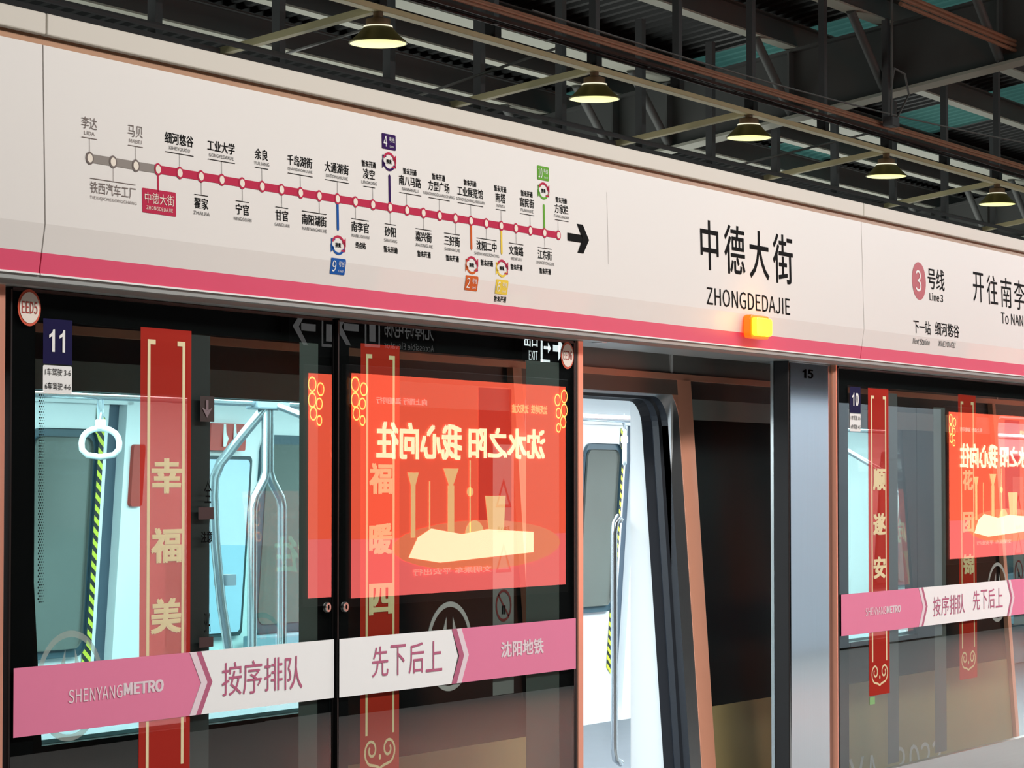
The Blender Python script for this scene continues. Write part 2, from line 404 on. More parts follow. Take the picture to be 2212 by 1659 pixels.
# ---- route map
PM = panels[1]
def fx(px): return WX(px, YF)
DY = -0.0012
dot_px = [196 + 0 * i for i in range(27)]
xa, xb = W(196, 340, YF)[0], W(1208, 509, YF)[0]
zl = (WZ(196, 340, YF) + WZ(1208, 509, YF)) / 2
DX = [xa + (xb - xa) * i / 26 for i in range(27)]
def drape(mb, name, m, parent, lift=1.0, ):
    # cut long pieces at the fold so they follow the bend
    o = mb.build(name, m, parent)
    me = o.data; bm = bmesh.new(); bm.from_mesh(me); off = Vector(o['_o']) if '_o' in o else Vector((0, 0, 0))
    zs = [v.co.z + off.z for v in bm.verts]
    if min(zs) < ZFOLD < max(zs):
        bmesh.ops.bisect_plane(bm, geom=list(bm.verts) + list(bm.edges) + list(bm.faces), plane_co=(0, 0, ZFOLD - off.z), plane_no=(0, 0, 1))
    for v in bm.verts:
        v.co.y = yfas(0, v.co.z + off.z) + DY * lift - off.y + (v.co.y + off.y)
    bm.to_mesh(me); bm.free(); return o
rl = MB().flat([rect(DX[3], DX[26], zl - .0125, zl + .0125)])
route = drape(rl, 'route_line', red_ink, PM); lab(route, 'red route line of the metro map')
drape(MB().flat([rect(DX[0], DX[3], zl - .0125, zl + .0125)]), 'planned_line', mat('taupe_ink', (128, 118, 110), 0.5), PM)
for i in range(27):
    mk = grey_ink if i < 3 else red_ink
    d = drape(MB().flat([disc2d(DX[i], zl, .0185)]), 'station_ring', mk, route, 1.6)
    drape(MB().flat([disc2d(DX[i], zl, .0125)]), 'station_dot', cream_ink, route, 2.2)
UPS = {0: ('李达', 'LIDA'), 2: ('马贝', 'MABEI'), 4: ('细河悠谷', 'XIHEYOUGU'), 6: ('工业大学', 'GONGYEDAXUE'), 8: ('余良', 'YULIANG'), 10: ('千岛湖街', 'QIANDAOHUJIE'),
       12: ('大通湖街', 'DATONGHUJIE'), 14: ('凌空', 'LINGKONG'), 16: ('南八马路', 'NANBAMALU'), 18: ('方型广场', 'FANGXINGGUANGCHANG'), 20: ('工业展览馆', 'GONGYEZHANLANGUAN'),
       22: ('南塔', 'NANTA'), 24: ('富民街', 'FUMINJIE'), 26: ('方家栏', 'FANGJIALAN')}
DNS = {1: ('铁西汽车工厂', 'TIEXIQICHEGONGCHANG'), 5: ('翟家', 'ZHAIJIA'), 7: ('宁官', 'NINGGUAN'), 9: ('甘官', 'GANGUAN'), 11: ('南阳湖街', 'NANYANGHUJIE'), 13: ('南李官', 'NANLIGUAN'),
       15: ('砂阳', 'SHAYANG'), 17: ('嘉兴街', 'JIAXINGJIE'), 19: ('三好街', 'SANHAOJIE'), 21: ('沈阳二中', 'SHENYANGERZHONG'), 23: ('文富路', 'WENFULU'), 25: ('江东街', 'JIANGDONGJIE')}
CHS = 0.0365
def station(i, zh, py, up):
    x = DX[i]
    if up and i == 16: x += .025
    if up and i == 14: x -= .0
    if not up and i in (11,): x -= .03
    if not up and i == 13: x += .028
    if not up and i == 19: x -= .025
    grey = i < 3; m = grey_ink if grey else black_ink; sg = 1 if up else -1
    w = CHS * len(zh) * 0.98; mb = MB()
    if i == 14 or i == 24: x -= .02
    if i == 26: x += .03
    zn = zl + (.100 if up else -.082); zp = zl + (.071 if up else -.112); zbar = zl + sg * .057
    text_c(mb, zh, x, zn, w, .034, bold=0.0 if grey else .012)
    text_c(mb, py, x, zp, min(.0118 * len(py), .0105 * len(py) + .02), .0105)
    mb.flat([rect(x - w / 2, x + w / 2, zbar - .001, zbar + .001), rect(DX[i] - .0008, DX[i] + .0008, min(zl + sg * .018, zbar), max(zl + sg * .018, zbar))])
    if i >= 14 and up: text_c(mb, '暂未开通', x, zl + .133, .088, .022, bold=.02)
    if i == 13: text_c(mb, '终点站', x, zl - .142, .062, .022, bold=.02)
    if i >= 15 and not up: text_c(mb, '暂未开通', x, zl - .142, .088, .022, bold=.02)
    return drape(mb, 'station_label', m, route, 1.4)
for i, (a, b) in UPS.items(): station(i, a, b, True)
for i, (a, b) in DNS.items(): station(i, a, b, False)
# current station box
xc = W(345, 437, YF)[0]; zc = WZ(345, 437, YF)
bx = drape(MB().flat([rrect(xc - .083, xc + .083, zc - .036, zc + .036, .004), rect(DX[3] - .0035, DX[3] + .0035, zc + .03, zl - .017)]), 'current_station_box', red_ink, PM)
mb = MB(); text_c(mb, '中德大街', xc, zc + .009, .145, .032); text_c(mb, 'ZHONGDEDAJIE', xc, zc - .020, .13, .011)
drape(mb, 'box_lettering', cream_ink, bx, 2.2)
# transfers
def transfer(i, up, ink, num, pxi, tagpx, bar_px):
    t = MB(); x = DX[i]; zb = WZ(*bar_px, YF); zi = WZ(*pxi, YF); zt = WZ(*tagpx, YF); sg = 1 if up else -1
    z0 = zl + sg * .018; wbar = .0065
    t.flat([[(x - wbar, z0), (x + wbar, z0), (x + wbar, zb - sg * .006), (x, zb), (x - wbar, zb - sg * .006)]])
    t.flat([rrect(x - .044, x + .044, zt - .026, zt + .026, .004)])
    # lower-left arrow of the interchange mark
    t.flat(ring2d(x, zi, .040, .032, .008, 12, PI * 1.08, PI * 1.88))
    t.flat([rect(x - .042, x - .036, zi - .012, zi + .018), rect(x - .042, x - .018, zi + .014, zi + .020), [(x - .045, zi - .026), (x - .024, zi - .010), (x - .045, zi + .004)]])
    o = drape(t, 'transfer_line_mark', ink, PM, 1.3)
    r = MB(); r.flat(ring2d(x, zi, .040, .032, .008, 12, PI * .08, PI * .88))
    r.flat([rect(x + .036, x + .042, zi - .018, zi + .012), rect(x + .018, x + .042, zi - .020, zi - .014), [(x + .045, zi + .026), (x + .045, zi - .004), (x + .024, zi + .010)]])
    drape(r, 'transfer_arrow', red_ink, o, 1.4)
    k = MB(); text_c(k, '换乘', x, zi, .034, .016, bold=.02); drape(k, 'transfer_text', black_ink, o, 1.4)
    k = MB(); text_c(k, num, x - .024, zt, .022 if len(num) == 1 else .030, .036); text_c(k, '号线', x + .018, zt + .008, .034, .018); text_c(k, 'Line ' + num, x + .018, zt - .014, .028, .008)
    drape(k, 'line_number_text', white_ink, o, 2.2)
transfer(12, False, blue_ink, '9', (734, 530), (734, 576), (735, 500))
transfer(15, True, purple_ink, '4', (845, 349), (844, 306), (845, 376))
transfer(20, False, orange_ink, '2', (1021, 573), (1021, 612), (1020, 541))
transfer(22, False, yellow_ink, '6', (1086, 580), (1085, 620), (1086, 551))
transfer(25, True, green_ink, '10', (1177, 412), (1177, 374), (1178, 440))
k = MB(); text_c(k, '暂未开通', DX[22], WZ(1084, 646, YF), .088, .022, bold=.02); drape(k, 'note_text', black_ink, PM)
# arrow
ax, az = W(1252, 515, YF)
drape(MB().flat([rect(ax - .09, ax + .03, az - .015, az + .015), [(ax - .012, az + .055), (ax + .036, az + .055), (ax + .085, az), (ax + .030, az)],
                 [(ax - .012, az - .055), (ax + .030, az), (ax + .085, az), (ax + .036, az - .055)]]), 'direction_arrow', black_ink, PM)
xs_ = WX(1316, YF); drape(MB().flat([rect(xs_ - .0007, xs_ + .0007, WZ(1316, 570, YF), WZ(1316, 415, YF))]), 'panel_joint_line', grey_ink, PM)
def fit_px(mb, s, pxa, pxb, cy, hpx, bold=0.0):
    a, b = WX(pxa, YF), WX(pxb, YF); c = (pxa + pxb) / 2; put_text(mb, s, a, b, WZ(c, cy + hpx / 2, YF), WZ(c, cy - hpx / 2, YF), bold=bold)
k = MB()
for ch, a, b, cy, h in (('中', 1517, 1556, 530, 108), ('德', 1569, 1613, 540, 106), ('大', 1623, 1665, 551, 104), ('街', 1674, 1717, 560, 106)): fit_px(k, ch, a, b, cy, h, bold=.008)
drape(k, 'station_name', black_ink, PM, 1.4)
k = MB(); fit_px(k, 'ZHONGDEDAJIE', 1528, 1708, 651, 37, 0); drape(k, 'station_pinyin', black_ink, PM, 1.4)
PR = panels[2]
cx, cz = W(1987.5, 607, YF); rr = .120 * .5 * 2 * .66
o = drape(MB().flat([disc2d(cx, cz, WZ(1987, 566, YF) - cz)]), 'line_number_disc', mat('disc_red', (178, 62, 74), .5), PR)
k = MB(); fit_px(k, '3', 1982, 1994, 607, 46); drape(k, 'disc_number', white_ink, o, 2.2)
for a in (('号线', 2009, 2045, 604, 46, .008), ('Line 3', 2012, 2041, 643, 17, .01), ('下一站', 1975, 2012, 707, 29, .006), ('细河悠谷', 2022, 2074, 713, 29, .01),
          ('Next Station', 1975, 2011, 738, 13), ('XIHEYOUGU', 2030, 2066, 744, 12), ('开', 2107, 2130, 621, 64), ('往', 2137, 2160, 627, 64), ('南', 2167, 2190, 633, 64),
          ('李', 2196, 2218, 638, 64), ('官', 2225, 2247, 642, 64), ('To NANLIGUAN', 2166, 2262, 694, 24)):
    k = MB(); fit_px(k, *a); drape(k, 'direction_text', black_ink, PR, 1.4)

# amber warning lamp
lx, lz = W(1626, 707, YF); ly = YF - .055
am = thing('warning_lamp', (lx, YF, lz), 'lit amber warning lamp under the large station name', 'lamp')
MB().prism(rrect(lx - .10, lx + .10, lz - .050, lz + .050, .02), ly + .02, YF - .001).build('lamp_housing', mat('orange_lens_side', (255, 110, 10), .3, emit=(255, 105, 0), es=.9), am, bevel=.006)
MB().prism(rrect(lx - .085, lx + .085, lz - .038, lz + .038, .018), ly, ly + .03).build('lamp_lens', mat('amber_glow', (255, 220, 40), .3, emit=(255, 235, 40), es=2.5), am, bevel=.004)
pl = bpy.data.lights.new('warning_glow', 'POINT'); pl.energy = 1.0; pl.color = (1, .35, .02); pl.shadow_soft_size = .05
po = bpy.data.objects.new('warning_glow', pl); COL.objects.link(po); po.location = (lx, ly - .06, lz)

# ================================================================== PLATFORM SCREEN DOORS
ZBOT = 0.05
DELTA = -0.0137
def make_leaf(name, xa, xb, label, cat, yfun, borders, ztop_glass, hinge_side):
    """glass leaf: full pane in front, enamel border right behind it, aluminium frame, kick rail"""
    t = thing(name, ((xa + xb) / 2, 0, 0), label, cat, 'glass panels of the platform screen')
    bl, br = borders
    MB().box(xa + .012, xb - .012, -.003, .003, ZBOT + .01, ZL - .02).build('glass_pane', glass, t, yfun=yfun)
    MB().box(xa + .012, bl, .0070, .010, ZBOT, ZL - .02).box(br, xb - .012, .0070, .010, ZBOT, ZL - .02).box(bl, br, .0070, .010, ztop_glass, ZL - .02).build('enamel_border', black_frit, t, yfun=yfun)
    MB().box(xa + .003, xa + .010, -.003, .03, ZBOT, ZL - .02).box(xb - .010, xb - .003, -.003, .03, ZBOT, ZL - .02).box(xa + .012, xb - .012, -.003, .03, ZL - .024, ZL - .014).build('leaf_frame', dark_frame, t, yfun=yfun)
    MB().box(xa + .012, xb - .012, -.01, .03, ZBOT, ZBOT + .18).build('kick_rail', lip_steel, t, yfun=yfun)
    return t
xL, xM, xR = WX(11), WX(727), WX(1241)
yl = lambda x, z: DELTA * (xM - x) + 0.012     # left leaf stands slightly ajar
y0f = lambda x, z: 0.0
zgt = WZ(75, 692)
LL = make_leaf('emergency_door', xL, xM, 'left glass emergency door leaf with number 11 plate and EED5 disc', 'door', yl, (WX(73), WX(696)), zgt, 0)
RL = make_leaf('emergency_door', xM, xR, 'right glass emergency door leaf with EED6 disc beside the open doorway', 'door', y0f, (WX(757), WX(1212)), zgt, 1)
x10a, x10b = WX(1809), WX(1809) + (xR - xL)
FX = make_leaf('fixed_screen', x10a, x10b, 'fixed glass screen panel with number 10 plate right of the steel column', 'screen', y0f, (WX(1835), x10b - .1), WZ(1835, 832), 1)
SY = -.0045
def stick(mb, name, m, parent, yfun=y0f, lift=1.0, label=None):
    o = MB(); o.v = [(x, y + SY * lift, z) for x, y, z in mb.v]; o.f = mb.f; o.m = mb.m
    r = o.build(name, m, parent, yfun=yfun)
    if label: r['label'] = label
    return r
# dotted edge of the enamel border (left leaf)
dm = MB(); zz = WZ(75, 1300)
while zz < WZ(75, 850):
    for c in range(3):
        x = WX(74) + .003 + .009 * c + (.0045 if int(round(zz / .008)) % 2 else 0)
        dm.flat([disc2d(x, zz, .0032 - .0007 * c, n=6)])
    zz += .008
o = stick(dm, 'frit_dots', black_frit, LL, yl); o['kind'] = 'stuff'
# grey edge films and dark strip
stick(MB().flat([rect(WX(655), WX(696), ZBOT + .2, zgt)]), 'edge_film', grey_film, LL, yl, -1.45)
s = stick(MB().flat([rect(WX(411), WX(461), ZBOT + .2, zgt)]), 'dark_film_strip', black_film, LL, yl, -2.6)
stick(MB().flat([rect(WX(430), WX(461), WZ(445, 911), WZ(445, 856))]), 'arrow_sticker', mat('brown_sticker', (38, 18, 12), .6), s, yl, 1.0)
ax, az = W(445, 883)
stick(MB().flat([rect(ax - .007, ax + .007, az - .005, az + .027), [(ax - .028, az + .004), (ax, az - .028), (ax + .028, az + .004), (ax, az - .006)]]), 'sticker_arrow', mat('arrow_mauve', (120, 100, 104), .6), s, yl, 1.4)
k = MB(); text_c(k, '全', WX(447), WZ(447, 1062), .04, .07); text_c(k, '注意', WX(445), WZ(445, 1160), .06, .035, bold=.03); text_c(k, '8KA', WX(447), WZ(447, 1345), .035, .06)
stick(k, 'sticker_text', black_frit, s, yl, 1.2)
stick(MB().flat([rect(WX(427), WX(461), WZ(445, 1122), WZ(445, 1096)), rect(WX(430), WX(461), WZ(445, 1398), WZ(445, 1376))]), 'red_label', mat('dark_maroon', (52, 20, 20), .6), s, yl, 1.0)
stick(MB().flat([rect(WX(1140), WX(1211), ZBOT + .2, zgt)]), 'edge_film', grey_film, RL, y0f, -1.45)
stick(MB().flat([rect(WX(2020), WX(2045), ZBOT + .2, WZ(2030, 880))]), 'edge_film', mat('grey_film_2', (84, 88, 86), .6), FX, y0f, -1.6)
stick(MB().flat([rect(WX(1918), WX(1942), ZBOT + .2, WZ(1930, 850))]), 'dark_film_strip', mat('grey_film_3', (66, 68, 70), .6), FX, y0f, -1.6)

def disc_sign(px, py, txt, parent, yf, zh):
    cx, cz = W(px, py); r = .052
    o = stick(MB().flat([disc2d(cx, cz, r)]), 'round_label', mat('vermilion', (206, 74, 40), .5), parent, yf, 1, 'round white label with orange rim reading ' + txt)
    stick(MB().flat([disc2d(cx, cz, r - .008)]), 'label_face', mat('label_white', (236, 222, 210), .5), o, yf, 1.3)
    k = MB(); text_c(k, txt, cx - .001, cz, .070, .034, bold=.012); stick(k, 'label_text', mat('brick_text', (168, 52, 40), .5), o, yf, 1.6)
disc_sign(54.5, 665, 'EED5', LL, yl, 0); disc_sign(1223.5, 768, 'EED6', RL, y0f, 0)
def plate(pxa, pxb, ya, yb, ybb, num, l1, l2, parent, yf):
    a, b = WX(pxa), WX(pxb); c = (pxa + pxb) / 2; zt, zm, zb = WZ(c, ya), WZ(c, yb), WZ(c, ybb)
    o = stick(MB().flat([rect(a, b, zm, zt)]), 'number_plate', navy, parent, yf, 1, 'navy plate with white number ' + num)
    k = MB(); w_, h_ = (b - a) * .66, (zt - zm) * .50; c_ = (a + b) / 2 - .004; z_ = zt * .52 + zm * .48; number_shape(k, num, c_ - w_ / 2, c_ + w_ / 2, z_ - h_ / 2, z_ + h_ / 2, bold=.03); stick(k, 'plate_number', white_ink, o, yf, 1.4)
    o = stick(MB().flat([rrect(a, b, zb, zm - .004, .006)]), 'carriage_plate', white_ink, parent, yf, 1, 'white plate with two lines of black writing')
    k = MB(); h = (zm - zb); text_c(k, l1, (a + b) / 2, zb + h * .73, (b - a) * .88, h * .25); text_c(k, l2, (a + b) / 2, zb + h * .25, (b - a) * .88, h * .25); stick(k, 'plate_text', black_ink, o, yf, 1.4)
plate(83, 147, 690, 787, 850, '11', '1车驾驶 3-6', '6车驾驶 4-6', LL, yl)
plate(1834.5, 1858, 836, 892, 932, '10', '1车驾驶 3-5', '6车驾驶 4-5', FX, y0f)

# band
zbt = WZ(22, 1443); zbb = WZ(22, 1593); zc = (zbt + zbb) / 2; hb = zbt - zbb
def chev(x, w, tip):   # chevron ribbon
    return [[(x, zbb), (x + w, zbb), (x + w + tip, zc), (x + tip, zc)], [(x + tip, zc), (x + w + tip, zc), (x + w, zbt), (x, zbt)]]
xa_ = WX(407); tip = WX(446) - WX(421)
b1 = stick(MB().flat([[(WX(21), zbb), (xa_, zbb), (xa_ + tip, zc), (xa_, zbt), (WX(21), zbt)]]), 'pink_band', pink_band, LL, yl, 1.6, 'pink band across the glass with white metro lettering')
b2 = stick(MB().flat([[(xa_, zbb), (WX(725), zbb), (WX(725), zbt), (xa_, zbt), (xa_ + tip, zc)]]), 'white_band', white_band, LL, yl, 1.6, 'white band with rose writing')
cw = WX(421) - WX(407)
stick(MB().flat(chev(xa_, cw, tip)), 'chevron', mat('pale_chevron', (242, 222, 230), .5), b1, yl, 1.9)
stick(MB().flat(chev(xa_ + cw, cw * .8, tip)), 'chevron', band_text, b2, yl, 1.9)
def band_fit(s, a, b, cy, h, bold=0.0):
    k = MB(); c = (a + b) / 2; put_text(k, s, WX(a), WX(b), WZ(c, cy + h / 2), WZ(c, cy - h / 2), bold=bold); return k
stick(band_fit('SHENYANG', 141, 259, 1498, 29, 0), 'metro_name', mat('pale_lettering', (244, 226, 232), .5), b1, yl, 2.0)
stick(band_fit('METRO', 262, 350, 1484, 27, .05), 'metro_name', MATS['pale_lettering'], b1, yl, 2.0)
for ch, a, b, cy in (('按', 478, 521, 1466), ('序', 524, 566, 1462), ('排', 571, 611, 1456), ('队', 616, 655, 1453)):
    stick(band_fit(ch, a, b, cy, 72), 'band_writing', band_text, b2, yl, 2.0)
b3 = stick(MB().flat([[(WX(730), zbb), (WX(972), zbb), (WX(972) + tip * .72, zc), (WX(972), zbt), (WX(730), zbt)]]), 'white_band', white_band, RL, y0f, 1.6, 'white band with rose writing')
for ch, a, b, cy in (('先', 800, 835, 1429), ('下', 840, 872, 1425), ('后', 879, 912, 1421), ('上', 916, 951, 1417)):
    stick(band_fit(ch, a, b, cy, 66), 'band_writing', band_text, b3, y0f, 2.0)
xb_ = WX(972)
b4 = stick(MB().flat([[(xb_, zbb), (WX(1240), zbb), (WX(1240), zbt), (xb_, zbt), (xb_ + tip, zc)]]), 'pink_band', pink_band, RL, y0f, 1.6, 'pink band with white metro characters')
stick(MB().flat(chev(xb_, cw, tip * .85)), 'chevron', band_text, b3, y0f, 1.9)
stick(MB().flat(chev(xb_ + cw, cw, tip * .85)), 'chevron', MATS['pale_chevron'], b4, y0f, 1.95)
stick(band_fit('沈阳地铁', 1078, 1170, 1399, 34, .03), 'metro_characters', MATS['pale_lettering'], b4, y0f, 2.0)
# band on fixed screen
xa_ = WX(1980)
b5 = stick(MB().flat([[(WX(1813), zbb), (xa_, zbb), (xa_ + tip, zc), (xa_, zbt), (WX(1813), zbt)]]), 'pink_band', pink_band, FX, y0f, 1.6, 'pink band with small white metro lettering')
xe_ = WX(2174)
b6 = stick(MB().flat([[(xa_, zbb), (xe_, zbb), (xe_ + tip, zc), (xe_, zbt), (xa_, zbt), (xa_ + tip, zc)]]), 'white_band', white_band, FX, y0f, 1.6, 'white band with rose writing')
b7 = stick(MB().flat([[(xe_, zbb), (x10b - .05, zbb), (x10b - .05, zbt), (xe_, zbt), (xe_ + tip, zc)]]), 'pink_band', pink_band, FX, y0f, 1.6)
stick(MB().flat(chev(xa_, cw, tip)), 'chevron', MATS['pale_chevron'], b5, y0f, 1.9); stick(MB().flat(chev(xa_ + cw, cw * .8, tip)), 'chevron', band_text, b6, y0f, 1.9)
stick(MB().flat(chev(xe_, cw, tip)), 'chevron', MATS['pale_chevron'], b7, y0f, 1.9); stick(MB().flat(chev(xe_ - cw * .8, cw * .8, tip)), 'chevron', band_text, b6, y0f, 1.9)
stick(band_fit('SHENYANG', 1865, 1909, 1320, 17, 0), 'metro_name', MATS['pale_lettering'], b5, y0f, 2.0)
stick(band_fit('METRO', 1910, 1941, 1316, 16, .05), 'metro_name', MATS['pale_lettering'], b5, y0f, 2.0)
for ch, a, b, cy in (('按', 2011, 2027, 1310), ('序', 2029, 2045, 1308), ('排', 2047, 2062, 1306), ('队', 2064, 2079, 1304), ('先', 2097, 2112, 1297), ('下', 2114, 2128, 1295), ('后', 2130, 2144, 1293), ('上', 2146, 2161, 1291)):
    stick(band_fit(ch, a, b, cy, 42), 'band_writing', band_text, b6, y0f, 2.0)

# red festival banners on the glass
zban_b = WZ(1895, 1501)
def spiral(cx, cz, s, w, t):
    """two cloud scrolls that meet in a point at the bottom; s = scroll height, w = half width"""
    out = []
    for sg in (-1, 1):
        pts = [(cx, cz - s * 1.35), (cx + sg * w * .22, cz - s * 1.18)]
        for i in range(34):
            a = i / 33; th = math.radians(-75 + 480 * a); r = 1 - .74 * a ** .8
            pts.append((cx + sg * (w * .52 + w * .46 * r * math.cos(th)), cz - s * .1 * (1 - a) + s * .95 * r * math.sin(th)))
        for a, b in zip(pts[:-1], pts[1:]):
            dx, dz = b[0] - a[0], b[1] - a[1]; L = math.hypot(dx, dz) or 1; nx, nz = -dz / L * t / 2, dx / L * t / 2
            out.append([(a[0] - nx, a[1] - nz), (b[0] - nx, b[1] - nz), (b[0] + nx, b[1] + nz), (a[0] + nx, a[1] + nz)])
    out.append(disc2d(cx, cz - s * .55, t * .8, t * 1.0, 10)); return out
def banner(pxa, pxb, pytop, chars, parent, yf, label, inner=False):
    L1, L2, L3 = (-1.35, -1.15, -.85) if inner else (1.0, 1.25, 1.55)
    red_f, gold_f = (red_film_in, gold_film_in) if inner else (red_film, gold_film)
    a, b = WX(pxa), WX(pxb); zt = WZ(pxa, pytop); w = b - a; c = (a + b) / 2
    o = stick(MB().flat([rect(a, b, zban_b, zt)]), 'festival_banner', red_f, parent, yf, L1, label)
    m1 = w * .13; bw = w * .055; k = MB()
    k.flat([rect(a + m1, a + m1 + bw, zban_b + .16, zt - .035), rect(b - m1 - bw, b - m1, zban_b + .16, zt - .035), rect(a + m1 + bw, a + m1 + bw + w * .10, zt - .035 - bw, zt - .035), rect(b - m1 - bw - w * .10, b - m1 - bw, zt - .035 - bw, zt - .035)])
    k.flat(spiral(c, zban_b + .110, .048, w * .42, .0095))
    stick(k, 'banner_border', gold_f, o, yf, L2)
    for ch, cy, h in chars:
        cp = (pxa + pxb) / 2; z = WZ(cp, cy); hh = h; k = MB(); text_c(k, ch, c + w * .01, z, w * .60, hh, bold=.045); stick(k, 'banner_character', gold_f, o, yf, L3)
H = .106
banner(298, 410, 706, [('幸', 1028, H), ('福', 1178, H), ('美', 1330, H), ('满', 1480, H)], LL, yl, 'red banner with gold characters ending in beauty')
banner(782, 866, 741, [('福', 1034, H), ('暖', 1164, H), ('四', 1294, H), ('季', 1424, H)], RL, y0f, 'red banner with gold characters under the red reflection', True)
banner(1874, 1918, 838, [('顺', 1036, H), ('遂', 1132, H), ('安', 1226, H), ('康', 1325, H)], FX, y0f, 'narrow red banner with gold characters beside plate 10')
banner(2073, 2111, 852, [('花', 1037, H), ('团', 1128, H), ('锦', 1219, H), ('簇', 1305, H)], FX, y0f, 'red banner at the right of the fixed screen', True)
# etched metro emblem
def emblem(px, py, parent, yf):
    cx, cz = W(px, py); r = .158; k = MB()
    k.flat(ring2d(cx, cz, r, r, .019, 48))
    for sg in (-1, 1):
        k.flat([[(cx + sg * .022, cz + .105), (cx + sg * .022, cz - .10), (cx + sg * .045, cz - .10), (cx + sg * .075, cz + .0)] if sg < 0 else [(cx + .075, cz), (cx + .045, cz - .10), (cx + .022, cz - .10), (cx + .022, cz + .105)]])
    stick(k, 'etched_emblem', logo_film, parent, yf, 1.0)
emblem(144, 1481, LL, yl); emblem(969, 1396, RL, y0f); emblem(2153, 1279, FX, y0f)
# locks
for px, py, par, yf in ((711, 1312, LL, yl), (743, 1311, RL, y0f)):
    cx, cz = W(px, py); o = MB().lathe((cx, -.012, cz), [(.0165, .008), (.0165, .004), (.015, .002), (.006, .002)], 24, 'y').build('lock_cylinder', lip_steel, par, smooth=True, yfun=yf)
    MB().box(cx - .002, cx + .002, -.0115, -.009, cz - .008, cz + .008).lathe((cx, -.0105, cz), [(.004, .001), (.004, -.001)], 12, 'y').build('keyhole', black_ink, o, yfun=yf)
# warning sticker strip on the right leaf
def warn_strip(pxa, pxb, pyt, pyb, parent):
    a, b = WX(pxa), WX(pxb); c = (pxa + pxb) / 2; zt, zb = WZ(c, pyt), WZ(c, pyb); w = b - a; m = (a + b) / 2
    o = stick(MB().flat([rect(a, b, zb, zt)]), 'warning_strip', film_mat('pale_strip_film', (150, 148, 146), .75), parent, y0f, -1.4, 'pale sticker strip with triangles and prohibition circle')
    red = MATS.get('maroon_print') or mat('maroon_print', (116, 24, 24), .6); H_ = zt - zb
    def tri(zc, s, t=.010):
        P = [(m - s, zc - s * .8), (m + s, zc - s * .8), (m, zc + s)]; Q = [(m - s + t * 1.7, zc - s * .8 + t), (m + s - t * 1.7, zc - s * .8 + t), (m, zc + s - t * 2.0)]
        return [[P[i], P[(i + 1) % 3], Q[(i + 1) % 3], Q[i]] for i in range(3)]
    k = MB(); k.flat(tri(zb + H_ * .80, w * .38)); k.flat(tri(zb + H_ * .54, w * .38)); k.flat(ring2d(m, zb + H_ * .355, w * .38, w * .38 * 1.0, .010, 28)); 
    k.flat([[(m - w * .27, zb + H_ * .355 + w * .24), (m - w * .24, zb + H_ * .355 + w * .28), (m + w * .27, zb + H_ * .355 - w * .24), (m + w * .24, zb + H_ * .355 - w * .28)]])
    for f in (.215, .065): k.flat([rect(m - w * .36, m + w * .36, zb + H_ * f, zb + H_ * f + .055)])
    stick(k, 'warning_print', red, o, y0f, -1.1)
    k = MB(); text_c(k, '禁止倚靠', m, zb + H_ * .215 + .032, w * .6, .022, bold=.02); text_c(k, '禁止扒门', m, zb + H_ * .065 + .032, w * .6, .022, bold=.02); stick(k, 'warning_text', MATS['pale_chevron'], o, y0f, -.9)
    k = MB(); text_c(k, '当心夹手', m, zb + H_ * .66, w * .6, .022, bold=.02); k.flat([rect(m - .012, m - .004, zb + H_ * .32, zb + H_ * .355), rect(m + .004, m + .012, zb + H_ * .32, zb + H_ * .355)]); stick(k, 'warning_text', black_frit, o, y0f, -.9)
warn_strip(1068, 1113, 960, 1500, RL)
warn_strip(2190, 2213, 1030, 1350, FX)
# small green label and scratches on the fixed screen
stick(MB().flat([rect(WX(1875), WX(1886), WZ(1880, 1522), WZ(1880, 1506))]), 'green_label', mat('green_label', (134, 190, 120), .6), FX, y0f, 1.0)

# ---- posts, jamb and column
cx0, cx1 = WX(1707, -.02), WX(1792, -.02)
t = thing('steel_column', ((cx0 + cx1) / 2, 0, 0), 'brushed stainless steel column marked 15 right of the open doorway', 'column')
MB().box(cx0, WX(1797), -.02, .055, 0, ZL - .012).build('column_casing', steel_col, t, bevel=.006)
MB().tube([(WX(1800.5, -.022), -.022, 0), (WX(1800.5, -.022), -.022, ZL - .012)], .0185, 20).build('corner_post', post_reflect, t, smooth=True)
MB().box(cx0 - .012, cx0 - .002, -.018, .054, 0, ZL - .01).build('rubber_seal', black_rubber, t, bevel=.004)
MB().box(cx0 - .012, cx0 - .002, .055, .070, 0, ZL - .01).build('edge_strip', lip_steel, t)
k = MB(); number_shape(k, '15', WX(1733, -.02), WX(1757, -.02), WZ(1745, 817, -.02), WZ(1745, 798, -.02), y=-.0222, bold=.03); k.build('column_number', mat('engraved_black', (4, 3, 3), .9, spec=0), t)
cx, cz = W(1769, 776, -.05); MB().lathe((cx, -.045, cz), [(.007, .02), (.007, 0), (.003, -.004)], 12, 'y').build('indicator_light', mat('green_led', (120, 255, 170), .4, emit=(120, 255, 170), es=2.5), t)
t = thing('door_jamb', (WX(1248), 0, 0), 'slim polished steel jamb between EED6 leaf and open doorway', 'post')
MB().box(WX(1245), WX(1256.5), -.008, .02, 0, ZL - .01).build('jamb_face', post_reflect, t, bevel=.003)
MB().box(WX(1241), WX(1245) - .001, -.004, .02, 0, ZL - .01).build('jamb_seal', black_rubber, t)
t = thing('door_jamb', (WX(3), 0, 0), 'polished steel jamb at the left edge beside the EED5 leaf', 'post')
MB().box(WX(-16, -.035), WX(10, -.035), -.035, .02, 0, ZL - .01).build('jamb_face', post_reflect, t, bevel=.003)
